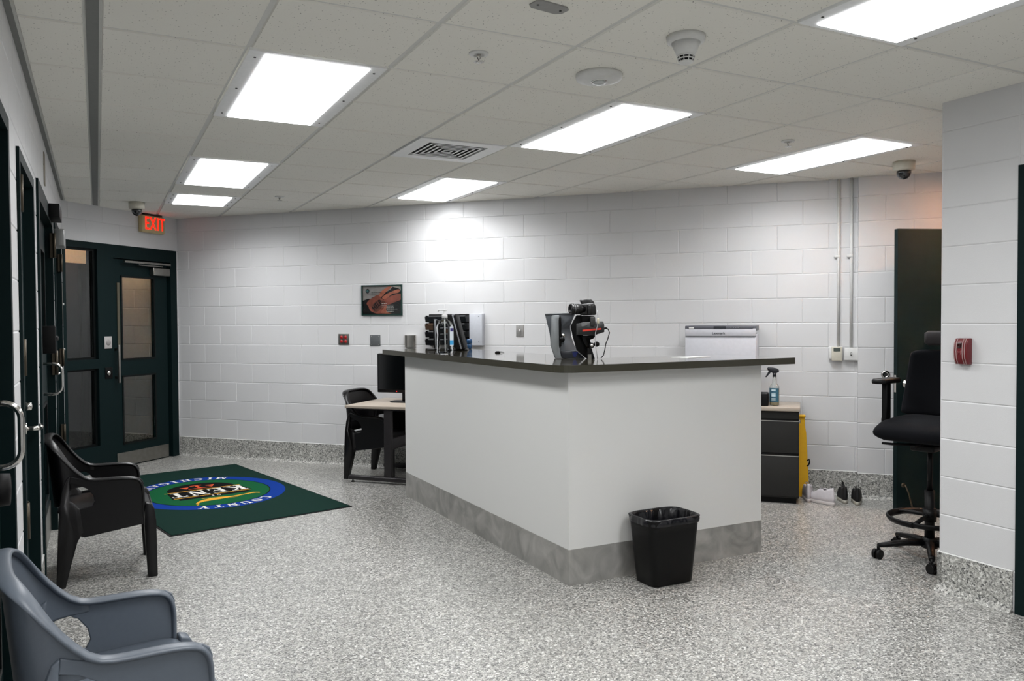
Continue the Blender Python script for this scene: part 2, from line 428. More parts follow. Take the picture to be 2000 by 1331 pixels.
# vestibule behind the glazed entrance (local x from the corner, y outwards)
block_wall('wall_vestibule', 0, .94, CEIL+.05, .05, (), loc=exitw(.03, -1.1), rz=A_, material=M_WARMPAINT, thick=.1)
cove('baseboard_vestibule', 0, .94, exitw(.03, -1.1), A_)
vb = MB().m(mat('vestibule_dark', '#24222b', .5, spec=.3)); vb.box(-3.0, .13, 1.1, 1.2, 0, 2.12); vb.box(-3.1, -3.0, .16, 1.2, 0, CEIL+.05); vb.box(-3.0, -1.45, .16, .2, 0, CEIL+.05)
vb.m(M_WARMPAINT).box(-3.0, .13, 1.1, 1.2, 2.12, CEIL+.05); vb.m(M_GREENDK)
for x in (-3.0, -2.1, -1.2, -.3): vb.box(x, x+.08, 1.06, 1.1, 0, 2.12)
o = vb.build('wall_vestibule_left'); o.location = exitw(0); o.rotation_euler = (0, 0, E_); struct(o)

# ------------------------------------------------------------------ ceiling fixtures
M_LENS = mat('lit_lens', '#ffffff', .5, emit='#fbfdff', es=LAMP, noise=(10, 0.))
def ceiling_light(u, v, n, label):
    t = thing('ceiling_light', label, 'ceiling light', (gx(u)+T/2, gy(v)+n*T/2, CEIL), 0, 'recessed ceiling light panels')
    hx, hy = T/2-.006, n*T/2-.006; lx, ly = hx-.072, hy-.03
    fr = MB().m(M_METALW)
    fr.box(-hx, -lx, -hy, hy, -.003, .02); fr.box(lx, hx, -hy, hy, -.003, .02)
    fr.box(-lx, lx, -hy, -ly, -.003, .02); fr.box(-lx, lx, ly, hy, -.003, .02)
    fr.build('frame', t)
    MB().m(M_LENS).box(-lx, lx, -ly, ly, -.008, .02).build('diffuser', t)
    la = bpy.data.lights.new('troffer_light', 'AREA'); la.shape = 'RECTANGLE'; la.size = 2*lx; la.size_y = 2*ly; la.energy = BEAM*.545; la.spread = R(SPREAD); la.color = (.985, .992, 1.0)
    lo = bpy.data.objects.new('troffer_light', la); COL.objects.link(lo); lo.parent = t; lo.location = (0, 0, -.010)
    for sx in (-1, 1):
        for k in (-1, 0, 1):
            sc = MB().m(M_DKGREY).lathe([(0, -.0065), (.0055, -.0055), (.006, -.003)], (sx*(hx-.035), k*(hy-.09), 0), 10).build('screw', t)
    return t
LL = ['large lit ceiling panel left of centre, the nearest of the left row', 'lit ceiling panel, second nearest in the left row',
      'small lit ceiling panel farthest away, above the exit door wall', 'large lit ceiling panel cut off by the top right corner of the photo',
      'long lit ceiling panel in the middle, right behind the smoke detectors', 'lit ceiling panel closest to the rear wall, above its bright hot spot',
      'long lit ceiling panel at the right, beside the dome camera and white pier', 'lit ceiling panel over the left side, behind the viewer',
      'lit ceiling panel in the far corner behind the viewer, left row', 'lit ceiling panel behind the viewer, right row']
for (u, v, n), l in zip(LIGHTS, LL): ceiling_light(u, v, n, l)

def diffuser():
    t = thing('air_diffuser', 'square white louvred air diffuser in the ceiling between the light panels', 'air vent', (gx(3)+T/2, gy(2)+T/2, CEIL))
    h = T/2-.006; q = .205
    f = MB().m(M_METALW)
    f.box(-h, -q, -h, h, -.004, .01); f.box(q, h, -h, h, -.004, .01); f.box(-q, q, -h, -q, -.004, .01); f.box(-q, q, q, h, -.004, .01)
    f.build('frame', t)
    MB().m(M_BLACKM).box(-q, q, -q, q, .085, .09).box(-q-.003, -q, -q, q, .01, .09).box(q, q+.003, -q, q, .01, .09).box(-q, q, -q-.003, -q, .01, .09).box(-q, q, q, q+.003, .01, .09).build('duct_opening', t)
    vane = mat('vane_shade', '#4e4f50', .5)  # dark grey on the vane sides stands in for shade between the rims
    for k in range(5):
        a = q-.030-k*.037; w = .0065; lv = MB()
        lv.m(M_METALW).box(-a-w, a+w, -a-w, -a+w, -.004, -.002).box(-a-w, a+w, a-w, a+w, -.004, -.002).box(-a-w, -a+w, -a+w, a-w, -.004, -.002).box(a-w, a+w, -a+w, a-w, -.004, -.002)
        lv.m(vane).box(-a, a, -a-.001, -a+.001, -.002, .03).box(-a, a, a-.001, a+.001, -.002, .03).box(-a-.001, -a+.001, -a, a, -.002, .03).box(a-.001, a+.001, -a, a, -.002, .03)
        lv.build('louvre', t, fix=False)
diffuser()

def sprinkler(x, y, label):
    t = thing('sprinkler_head', label, 'sprinkler', (x, y, CEIL), 0, 'ceiling sprinkler heads')
    MB().m(M_WHITE).lathe([(.043, 0), (.041, -.006), (.022, -.010), (.018, -.004)], n=28).build('escutcheon', t)
    b = MB().m(M_CHROME).lathe([(.009, 0), (.009, -.022), (.004, -.026), (.003, -.036)], n=16)
    for k in range(10):
        a = k*PI/5; b.box(.004, .024, -.003, .003, -.0375, -.036, M=Matrix.Rotation(a, 4, 'Z'))
    b.lathe([(.001, -.0385), (.012, -.0375), (.012, -.036)], n=16)
    b.build('deflector', t)
sprinkler(1.464, 3.153, 'chrome sprinkler head left of the round white motion sensor')
sprinkler(3.945, 3.82, 'chrome sprinkler head just above the right-hand long light panel')
sprinkler(1.49, 7.51, 'distant chrome sprinkler head near the second left light panel')

t = thing('motion_sensor', 'round flat white ceiling sensor with a clear central lens', 'motion sensor', (2.09, 3.18, CEIL))
MB().m(M_WHITE).lathe([(.107, 0), (.109, -.012), (.104, -.024), (.07, -.033), (.040, -.034)], n=48).build('housing', t)
MB().m(M_CHROME).lathe([(.041, -.031), (.038, -.0365), (.034, -.036)], n=32).build('trim_ring', t)
MB().m(mat('sensor_lens', '#b9bcbc', .15, coat=.6)).lathe([(.034, -.034), (.030, -.041), (.018, -.046), (0, -.048)], n=32).build('lens', t)

t = thing('smoke_detector', 'white cone-shaped smoke detector with black slots at its tip', 'smoke detector', (2.125, 2.60, CEIL))
MB().m(M_WHITE).lathe([(.077, 0), (.076, -.022), (.068, -.027), (.058, -.028)], n=40).build('base', t)
b = MB().m(M_WHITE); b.lathe([(.058, -.027), (.036, -.078)], n=40); b.m(M_BLACKM).lathe([(.034, -.078), (.026, -.103)], n=40)
b.m(M_WHITE).lathe([(.0365, -.0775), (.0355, -.082), (.033, -.082)], n=40); b.lathe([(.0335, -.089), (.0335, -.093), (.029, -.093)], n=40)
b.lathe([(.0295, -.101), (.027, -.106), (.012, -.110), (0, -.110)], n=40)
for k in range(10):
    a = k*PI/5; ca, sa = math.cos(a), math.sin(a)
    b.cyl((ca*.035, sa*.035, -.079), (ca*.0275, sa*.0275, -.104), .002, n=6)
b.build('cone', t)
t = thing('cover_plate', 'grey metal blank cover plate on the ceiling at the top of the photo', 'cover plate', (1.478, 2.575, CEIL), R(8))
MB().m(mat('plate_grey', '#8c8b88', .5)).prism([(-.075, .02), (-.055, .037), (.055, .037), (.075, .02), (.075, -.02), (.055, -.037), (-.055, -.037), (-.075, -.02)], -.005, .002, 'z').build('plate', t)
for x in (-.05, .052): MB().m(M_DKGREY).lathe([(0, -.0075), (.005, -.0065), (.005, -.005)], (x, 0, 0), 10).build('screw', t)

def dome_camera(x, y, label, r=.07):
    t = thing('dome_camera', label, 'security camera', (x, y, CEIL), 0, 'ceiling dome cameras')
    MB().m(M_IVORY).lathe([(r, 0), (r, -.052), (r*.93, -.064), (r*.66, -.068)], n=40).build('housing', t)
    MB().m(mat('smoked_dome', '#101216', .08, coat=.8)).lathe([(r*.66, -.066), (r*.66, -.085), (r*.56, -.108), (r*.33, -.124), (0, -.130)], n=36).build('dome', t)
    MB().m(M_BLACKM).cyl((0, 0, -.06), (0, -.02, -.115), .018).build('camera_core', t)
dome_camera(.35, 8.42, 'ivory dome camera on the ceiling beside the lit exit sign')
dome_camera(5.235, 3.96, 'ivory dome camera on the ceiling next to the white pier', .075)

# warm ceiling downlights: one in the alcove behind the pier, one in the corridor, one in the vestibule
def downlight(x, y, label, col, power, r=.075, spot=120):
    t = thing('ceiling_downlight', label, 'downlight', (x, y, CEIL), 0)
    MB().m(M_WHITE).lathe([(r+.02, 0), (r+.018, -.006), (r, -.006), (r, 0)], n=32).build('trim_ring', t)
    MB().m(mat('lamp_'+col.strip('#')+str(power), '#ffffff', .5, emit=col, es=power, noise=(10, 0))).lathe([(r, -.003), (0, -.003)], n=32).build('lamp', t)
    return t
downlight(5.75, 3.30, 'small warm downlight in the alcove ceiling behind the pier', '#ffb98a', 105)
p = back(8.2, -.8); downlight(p[0], p[1], 'small warm downlight in the corridor beyond the green door', '#ffb98a', 120)
p = exitw(-.5, -.75); downlight(p[0], p[1], 'small warm downlight in the vestibule outside the exit door', '#ffc79a', 12)

# ------------------------------------------------------------------ exit sign
t = thing('exit_sign', 'ivory exit sign with glowing red letters above the glazed door', 'exit sign', exitw(-.40, .03, 2.395), E_)
b = MB().m(mat('exit_body', '#b9a77c', .45)); b.box(-.155, .155, -.035, .03, 0, .178, bev=.014, seg=3); b.build('housing', t)
MB().m(M_DKGREY).box(-.11, .13, -.02, .012, .178, .199).build('canopy', t)
text_mesh('EXIT', .19, .003, 'lettering', mat('exit_red', '#ff2010', .5, emit='#ff1d0c', es=.75, noise=(10, 0)), t, TXZ(.01, -.036, .089), sx=.64, off=.0005, spacing=1.16)

# ------------------------------------------------------------------ glazed entrance in the exit wall
def glazed_entrance():
    f = MB().m(M_GREEN); d0, d1 = -.012, .13
    f.box(-.12, -.028, d0, d1, 0, 2.237); f.box(-1.09, -.90, d0, d1, 0, 2.237); f.box(-EXT-.09, -1.45, d0, d1, 0, 2.237)
    f.box(-.90, -.12, d0, d1, 2.105, 2.237); f.box(-1.45, -1.09, d0, d1, 2.175, 2.237)
    f.box(-1.45, -1.09, d0, d1, 1.015, 1.107); f.box(-1.45, -1.09, d0, d1, 0, .256)
    # rebates
    f.box(-.155, -.12, .05, d1, 0, 2.105); f.box(-.90, -.12, .05, d1, 2.075, 2.105)
    for z0, z1 in ((1.107, 2.175), (.256, 1.015)):
        f.m(M_GREENDK)
        f.box(-1.45, -1.43, .02, .06, z0, z1); f.box(-1.115, -1.09, .02, .09, z0, z1); f.box(-1.43, -1.115, .02, .06, z1-.02, z1); f.box(-1.43, -1.115, .02, .06, z0, z0+.02)
        f.m(M_GREEN)
    o = f.build('door_frame_entrance'); o.name = 'trim_1'; o.location = exitw(0); o.rotation_euler = (0, 0, E_); struct(o)
    fr = o
    for z0, z1 in ((1.127, 2.155), (.276, .995)):
        MB().m(M_GLASS).box(-1.43, -1.115, .038, .044, z0, z1).build('sidelight_pane', fr)
    MB().m(mat('reader_plate', '#a8a4a2', .45)).box(-1.025, -.935, -.022, -.012, 1.205, 1.325, bev=.004).build('card_reader_plate', fr)
    MB().m(mat('reader_eye', '#8f8b89', .4)).lathe([(0, -.026), (.028, -.025), (.03, -.022)], (-.98, 0, 1.265), 20, 'y').build('reader_button', fr)
    MB().m(M_BLACKM).box(-1.02, -.93, -.02, -.012, .91, 1.02, bev=.003).build('lock_plate', fr)
    MB().m(M_CHROME).lathe([(0, -.04), (.022, -.038), (.026, -.02)], (-.985, 0, .965), 20, 'y').build('lock_cylinder', fr)
    # the door leaf
    t = bpy.data.objects.new('door_1', None); COL.objects.link(t); struct(t); t.location = exitw(0); t.rotation_euler = (0, 0, E_)
    L = MB().m(M_GREEN); y0, y1 = .012, .055
    L.box(-.90, -.775, y0, y1, .005, 2.10); L.box(-.34, -.155, y0, y1, .005, 2.10)
    L.box(-.775, -.34, y0, y1, 1.925, 2.10); L.box(-.775, -.34, y0, y1, .915, 1.09); L.box(-.775, -.34, y0, y1, .005, .235)
    L.build('door_leaf', t)
    for z0, z1 in ((1.09, 1.925), (.235, .915)):
        MB().m(M_GLASS).box(-.775, -.34, .03, .036, z0, z1).build('glass_pane', t)
        g = MB().m(M_GREENDK); g.box(-.785, -.768, y0-.006, y0, z0-.01, z1+.01); g.box(-.347, -.33, y0-.006, y0, z0-.01, z1+.01)
        g.box(-.785, -.33, y0-.006, y0, z1-.007, z1+.01); g.box(-.785, -.33, y0-.006, y0, z0-.01, z0+.007); g.build('glazing_bead', t)
    MB().m(mat('bead_tan', '#4b4638', .6)).box(-.835, -.805, .004, .012, 1.13, 1.86).build('edge_plate', t)
    MB().m(M_STEEL).box(-.865, -.165, .007, .012, .012, .146).build('kick_plate', t)
    h = MB().m(M_STEEL); h.box(-.885, -.862, -.055, -.035, .86, 1.24, bev=.004); h.box(-.882, -.866, -.04, .012, .90, .925); h.box(-.882, -.866, -.04, .012, 1.18, 1.205)
    h.build('pull_handle', t)
    c = MB().m(M_STEEL); c.box(-.40, -.165, -.05, .012, 1.955, 2.035, bev=.006); c.build('door_closer', t)
    MB().m(M_STEEL).box(-.79, -.165, -.06, -.035, 2.065, 2.085).box(-.60, -.27, -.05, -.03, 2.045, 2.055).build('closer_arm', t)
glazed_entrance()

# ------------------------------------------------------------------ the green doors in the left wall (local x = world y, local y into the wall)
def wall_door(n, a, b, top, leaf_in=.035, fw=.05, loc=(LX, 0, 0), rz=PI/2, sill=0., glass=None, material=None):
    """frame around the opening a..b and a flush leaf; returns the door empty"""
    fo = MB().m(M_GREEN)
    fo.box(a, a+fw, -.012, .14, 0, top); fo.box(b-fw, b, -.012, .14, 0, top); fo.box(a+fw, b-fw, -.012, .14, top-fw, top)
    fo.box(a+fw, a+fw+.015, .07, .14, 0, top-fw); fo.box(b-fw-.015, b-fw, .07, .14, 0, top-fw)
    t = bpy.data.objects.new('door_%d' % n, None); COL.objects.link(t); struct(t); t.location = loc; t.rotation_euler = (0, 0, rz)
    fo.build('door_frame', t)
    x0, x1, z0, z1 = a+fw+.003, b-fw-.003, .008, top-fw-.003
    L = MB().m(material or M_GREEN); y0, y1 = leaf_in, leaf_in+.045
    if glass:
        wins = glass
        rs = [(x0, x1, z0, z1, (0, 0, 0, 0))]
        for w in wins: rs = [q for p in rs for q in rsub(p, w)]
        for r in rs: L.box(r[0], r[1], y0, y1, r[2], r[3])
    else: L.box(x0, x1, y0, y1, z0, z1)
    L.build('door_leaf', t)
    for w in (glass or ()):
        MB().m(mat('dark_glass', '#0b1012', .08, coat=.5)).box(w[0], w[1], y0+.018, y0+.026, w[2], w[3]).build('glass_pane', t)
        g = MB().m(M_GREENDK); e = .018
        g.box(w[0]-e, w[0]+.004, y0-.008, y0, w[2]-e, w[3]+e); g.box(w[1]-.004, w[1]+e, y0-.008, y0, w[2]-e, w[3]+e)
        g.box(w[0], w[1], y0-.008, y0, w[3]-.004, w[3]+e); g.box(w[0], w[1], y0-.008, y0, w[2]-e, w[2]+.004); g.build('glazing_bead', t)
    return t
def hinge(t, x, z, h=.15, material=None, y=0., pr=.028, w=.035):
    b = MB().m(material or M_BRASS); b.cyl((x, y-pr*.5, z-h/2), (x, y-pr*.5, z+h/2), .011, n=14); b.box(x-.002, x+w, y-.02, y+.012, z-h/2, z+h/2)
    return b.build('hinge', t)
def lever(t, x, z, reach=-.10, y=.03, rose=.028):
    b = MB().m(M_CHROME).lathe([(0, y-.012), (rose, y-.010), (rose, y)], (x, 0, z), 24, 'y')
    b.cyl((x, y-.01, z), (x, y-.062, z), .011); b.tube([(x, y-.062, z), (x+reach*.5, y-.066, z), (x+reach, y-.060, z)], [.011, .010, .009], 12)
    return b.build('lever_handle', t)
def pull(t, x, z, h=.2, y=.03, pr=.075):
    pts = [(x, y, z+h/2), (x, y-pr*.6, z+h/2)]
    for k in range(1, 7):
        a = k*PI/12; pts.append((x, y-pr*.6-pr*.4*math.sin(a), z+h/2-pr*.4*(1-math.cos(a))))
    pts += [(p[0], p[1], 2*z-p[2]) for p in pts[::-1]]
    b = MB().m(M_CHROME).tube(pts, .009, 12)
    for zz in (z+h/2, z-h/2): b.lathe([(0, y-.008), (.02, y-.006), (.02, y)], (x, 0, zz), 18, 'y')
    return b.build('pull_handle', t)
# nearest door at the left edge of the photo
t = wall_door(2, *DOORS_L[0], glass=[(2.52, 3.22, 1.25, 2.02), (2.52, 3.22, .28, .98)])
pull(t, 2.72, 1.135, h=.185, y=.035, pr=.115)
MB().m(M_BLACKM).lathe([(0, -.03), (.05, -.026), (.055, .035)], (3.0, 0, .93), 24, 'y').build('lock_knob', t)
# flush door with brass hinges and lever
t = wall_door(3, *DOORS_L[1])
MB().m(mat('weatherstrip', '#7d7f80', .7)).box(3.885, 3.905, .012, .036, .01, 2.1).build('weatherstrip', t)
for z in (1.99, 1.315, .64): hinge(t, 3.872, z, .15, y=.004)
lever(t, 4.47, .955, .14, y=.035)
MB().m(M_CHROME).lathe([(0, .0), (.018, .004), (.022, .035)], (4.47, 0, 1.06), 20, 'y').build('lock_cylinder', t)
# wide glazed door with closer
t = wall_door(4, *DOORS_L[2], fw=.10, glass=[(5.62, 6.28, 1.34, 1.93), (5.62, 6.28, .30, .92)])
pull(t, 5.62, 1.12, h=.185, y=.035, pr=.12)
MB().m(M_BLACKM).box(5.74, 5.86, -.05, .035, 1.27, 1.44, bev=.006).build('lock_box', t)
MB().m(M_BLACKM).cyl((5.86, -.035, 1.36), (5.94, -.045, 1.36), .018).build('thumb_turn', t)
for z in (2.0, 1.18, .52): hinge(t, 6.50, z, .17, y=-.008, pr=.03)
MB().m(M_BLACK).box(6.05, 6.42, -.075, .012, 2.15, 2.235, bev=.003).build('closer_bracket', t)
MB().m(mat('closer_grey', '#8b8c8b', .4, .3)).box(6.52, 6.78, -.085, -.02, 2.00, 2.12, bev=.008).build('door_closer', t)
MB().m(M_STEEL).box(5.25, 6.48, .028, .036, .012, .22).build('kick_plate', t)
# last door of the left wall
t = wall_door(5, *DOORS_L[3])
lever(t, 7.12, 1.07, .13, y=.03)
for z in (1.98, 1.16, .5): hinge(t, 8.06, z, .15, y=.002)

def wall_plate(name, label, cat, loc, rz, w, h, material, extra=None, group=None, d=.006):
    t = thing(name, label, cat, loc, rz, group)
    MB().m(material).box(-w/2, w/2, -d, .001, -h/2, h/2, bev=.002).build('plate', t)
    if extra: extra(t)
    return t
def two_screws(t, dz=.04, r=.003, y=-.007, dx=0.):
    for s in (-1, 1): MB().m(M_STEEL).lathe([(0, y-.001), (r, y)], (dx, 0, s*dz), 10, 'y').build('screw', t)
def sw(t):
    two_screws(t); MB().m(M_WHITE).box(-.005, .005, -.018, -.005, -.008, .010, bev=.001).build('toggle', t)
wall_plate('light_switch', 'tall grey metal switch plate between the last left door and the corner', 'light switch', (LX, 8.38, 1.63), PI/2, .085, .36, mat('plate_bronze', '#6c6863', .5), sw)
wall_plate('light_switch', 'small steel switch plate beside the last left door, below the tall one', 'light switch', (LX, 8.40, 1.22), PI/2, .08, .17, M_STEEL, sw)
wall_plate('vent_grille', 'narrow tan metal strip high on the left wall above the doors', 'wall vent', (LX, 5.85, 2.42), PI/2, .10, .20, mat('tan_plate', '#867f72', .6))
# door in the right wall, mostly outside the photo
t = wall_door(6, -2.39, -1.30, 2.195, leaf_in=.05, fw=.05, loc=(PX, 0, 0), rz=-PI/2)
hinge(t, -2.345, 1.78, .14, y=.02); hinge(t, -2.345, 1.345, .115, y=.02, material=M_STEEL); hinge(t, -2.345, .63, .115, y=.02, material=M_STEEL)

# ------------------------------------------------------------------ open green door and its frame in the rear wall bay
fo = MB().m(M_GREEN); fo.box(7.75, 7.80, -.012, .23, 0, 2.16); fo.box(8.63, 8.68, -.012, .23, 0, 2.16); fo.box(7.80, 8.63, -.012, .23, 2.11, 2.16)
o = fo.build('trim_2'); o.location = back(0, .06); o.rotation_euler = (0, 0, A_); struct(o)
hp = Vector(back(7.75, .085)); ep = Vector((5.335, 4.098, 0)); dv = ep-hp; LW = dv.length; ang = math.atan2(dv.y, dv.x)
t = bpy.data.objects.new('door_7', None); COL.objects.link(t); struct(t); t.location = hp; t.rotation_euler = (0, 0, ang)
# local x from hinge to free edge; the camera sees the local +y side
MB().m(M_GREEN).box(.0, LW, -.0225, .0225, .008, 2.125).build('door_leaf', t)
for sy in (1, -1):
    k = MB().m(M_CHROME).lathe([(.034, .0225*sy), (.034, .030*sy), (.012, .034*sy), (.012, .055*sy), (.026, .062*sy), (.029, .078*sy), (.022, .090*sy), (0, .093*sy)], (LW-.075, 0, .965), 28, 'y').build('door_knob', t)
MB().m(M_BRASS).tube([(LW-.055, .0225, .20), (LW-.055, .05, .20), (LW-.075, .062, .14), (LW-.10, .07, .03), (LW-.10, .07, .004)], .006, 10).lathe([(.0, .0235), (.018, .023), (.018, .0225)], (LW-.055, 0, .20), 16, 'y').build('door_holder', t)
MB().m(M_CHROME).box(LW-.001, LW+.002, -.012, .012, .90, 1.03).build('latch_plate', t)

# ------------------------------------------------------------------ reception counter
CT = 1.215
def counter():
    t = thing('reception_counter', 'L-shaped grey reception counter with dark olive stone top and steel kick plate', 'counter', (2.278, 3.78, 0))
    L1, L2 = 2.63, 1.402
    p = MB().m(M_LAM); w = .15
    p.box(0, w, 0, L1, .197, 1.175); p.box(w, L2, 0, w, .197, 1.175); p.build('panel', t)
    k = MB().m(M_SWIRL); k.box(-.002, w, -.002, L1, 0, .197); k.box(w, L2+.001, -.002, w, 0, .197); k.build('kick_plate', t)
    # stone slab: rounded outer corner, overhangs 10 cm
    x0, y0 = -.098, -.10; r = .10; D = .68
    c = [(x0+r-r*math.cos(a), y0+r-r*math.sin(a)) for a in [i*PI/16 for i in range(9)]]
    out = [(x0, L1+.29)]+c+[(L2+.185, y0), (L2+.185, y0+D-.05), (x0+D, y0+D-.05), (x0+D, L1+.29)]
    s = MB()
    s.m(M_QUARTZE).prism(out, 1.175, CT-.0005, 'z'); s.m(M_QUARTZ); s._f([s.bm.verts.new((x, y, CT)) for x, y in out])
    s.build('stone_top', t, fix=False)
    d = MB().m(M_LAM); d.box(w, .75, .75, L1-.02, .71, .74); d.box(w, L2-.02, w, .75, .71, .74); d.box(w, .72, L1-.04, L1-.015, 0, .71); d.box(L2-.045, L2-.02, w, .72, 0, .71)
    d.build('inner_desk', t)
    return t
counter()

# ------------------------------------------------------------------ worktop along the rear wall, drawer cabinet, printer
t = thing('worktop', 'beige laminate worktop on the rear wall behind the counter', 'worktop', back(5.22), A_)
MB().m(M_BEIGE).box(-.55, 1.062, -.50, -.012, .735, .763, bev=.002).build('top', t)
MB().m(M_CABINET).box(-.55, -.52, -.45, -.03, .0, .735).build('side_panel', t)
t = thing('drawer_cabinet', 'charcoal metal drawer cabinet right of the counter under the beige worktop', 'cabinet', back(6.03, .225), A_)
hw = .245
MB().m(M_CABINET).box(-hw, hw, -.22, .205, .045, .735).build('body', t)
MB().m(M_BLACKM).box(-hw+.02, hw-.02, -.20, .19, .0, .045).build('plinth', t)
for z0, z1 in ((.06, .385), (.40, .66), (.67, .73)):
    d = MB().m(M_CABINET).box(-hw+.002, hw-.002, -.238, -.22, z0, z1, bev=.003).build('drawer', t)
    if z1 < .7:
        MB().m(M_BLACKM).box(-hw+.004, hw-.004, -.2385, -.232, z1-.004, z1+.012).build('finger_groove', d)
        MB().m(mat('drawer_trim', '#a9a8a4', .4, .4)).box(-hw+.003, hw-.003, -.2405, -.236, z1-.009, z1-.003).build('trim_strip', d)

t = thing('printer', 'wide light grey office printer with dark control strip behind the counter', 'printer', back(5.678, .27, .763), A_)
w = .277; pg = mat('printer_grey', '#bcbcc2', .45)
MB().m(pg).box(-w, w, -.22, .22, 0, .575, bev=.008).build('body', t)
MB().m(pg).box(-w+.002, w-.002, -.232, -.21, .02, .545, bev=.005).build('front_panel', t)
MB().m(M_DKGREY).box(-w+.002, w-.002, -.2325, -.2305, .553, .5555).build('panel_seam', t)
MB().m(pg).box(-w+.002, w-.002, -.232, -.21, .5585, .618, bev=.004).build('tray_cover', t)
c = MB().m(mat('printer_dark', '#52535a', .4)).box(-w, w, -.225, .22, .6, .643, bev=.006).box(-w+.025, w-.025, -.232, -.2, .612, .641, bev=.003).build('control_strip', t)
MB().m(mat('printer_screen', '#23262c', .1)).box(-.05, .045, -.2335, -.23, .616, .638).build('display', t)
MB().m(M_WHITE).box(-w+.032, -w+.072, -.2345, -.23, .618, .630, bev=.002).build('badge', t)
for i in range(4): MB().m(mat('button_grey', '#8b8c93', .4)).lathe([(0, -.2345), (.004, -.234), (.004, -.231)], (.085+.018*i, 0, .628), 10, 'y').build('button', t)
text_mesh('Lexmark', .026, .0004, 'lettering', mat('logo_dark', '#3a3b40', .5), t, TXZ(-.012, -.2328, .582), sx=1.1, off=.0006)

def spray_bottle():
    t = thing('spray_bottle', 'clear spray bottle with teal label and black trigger on the beige worktop', 'spray bottle', back(6.088, .35, .763), A_)
    liq = mat('cleaner_liquid', '#b9a46a', .15, coat=.5); cl = mat('clear_plastic', '#dfe4e2', .06, trans=.85, ior=1.2)
    MB().m(cl).lathe([(.030, 0), (.037, .006), (.038, .12), (.037, .15), (.030, .165), (.016, .18), (.014, .235)], n=32, sy=.8).build('bottle', t)
    MB().m(liq).lathe([(.0, .004), (.034, .007), (.0345, .13), (0, .13)], n=28, sy=.78).build('liquid', t)
    b = MB().m(mat('teal_label', '#2f5f74', .5, noise=(60, .25)))
    for k in range(12):
        a0, a1 = PI*1.02+k*PI*.96/14*1.0, PI*1.02+(k+1)*PI*.96/14
        b.quad(*[(math.cos(a)*.0385, math.sin(a)*.0385*.8, z) for a, z in ((a0, .03), (a1, .03), (a1, .142), (a0, .142))])
    lb = b.build('label', t)
    w_ = mat('label_white', '#b9cfd6', .5)
    for z, h in ((.125, .014), (.10, .006), (.085, .02), (.06, .004), (.05, .004), (.042, .003)): MB().m(w_).box(-.022, .010, -.0322, -.0312, z-h/2, z+h/2).build('print', lb)
    h = MB().m(mat('trigger_black', '#11141c', .4))
    h.cyl((0, 0, .232), (0, 0, .262), .0155, .013)
    h.prism([(.036, .272), (.012, .258), (-.012, .258), (-.020, .268), (-.052, .285), (-.056, .300), (-.048, .308), (-.01, .306), (.018, .300), (.034, .288)], -.013, .013, 'y', bev=.003)
    h.prism([(-.022, .272), (-.040, .25), (-.062, .225), (-.070, .228), (-.052, .262), (-.040, .284)], -.006, .006, 'y', bev=.002)
    h.build('trigger', t)
spray_bottle()
t = thing('small_box', 'small black box on the beige worktop, half hidden behind the counter edge', 'box', back(6.012, .36, .763), A_)
MB().m(M_BLACK).box(-.045, .035, -.06, .06, 0, .105, bev=.012).build('body', t)

def wet_floor_sign():
    t = thing('wet_floor_sign', 'folded yellow wet floor sign leaning between the drawer cabinet and the wall', 'floor sign', back(6.29, .13), A_+.06)
    o = [(-.155, 0), (.062, 0), (.064, .02), (.040, .52), (.030, .585), (.030, .63), (.024, .665), (-.115, .665), (-.122, .63), (-.122, .585), (-.13, .52)]
    h = [(-.085, .60), (-.006, .60), (-.006, .632), (-.085, .632)]
    for k, (y, tl) in enumerate(((-.018, -.035), (.018, .035))):
        M = Matrix.Translation((0, y, 0)) @ Matrix.Rotation(tl*.55, 4, 'X') @ Matrix.Rotation(PI/2, 4, 'X')
        flat([o, h], .004, .003, 'panel', M_YEL, t, M)
    b = MB().m(M_YEL).box(-.125, .034, -.022, .022, .648, .672, bev=.006).build('top_hinge', t)
    MB().m(M_BLACKM).tube([(.045, -.02, .30), (.062, -.02, .31), (.066, -.018, .285), (.056, -.018, .262), (.044, -.02, .255)], .006, 8).build('latch', t)
wet_floor_sign()

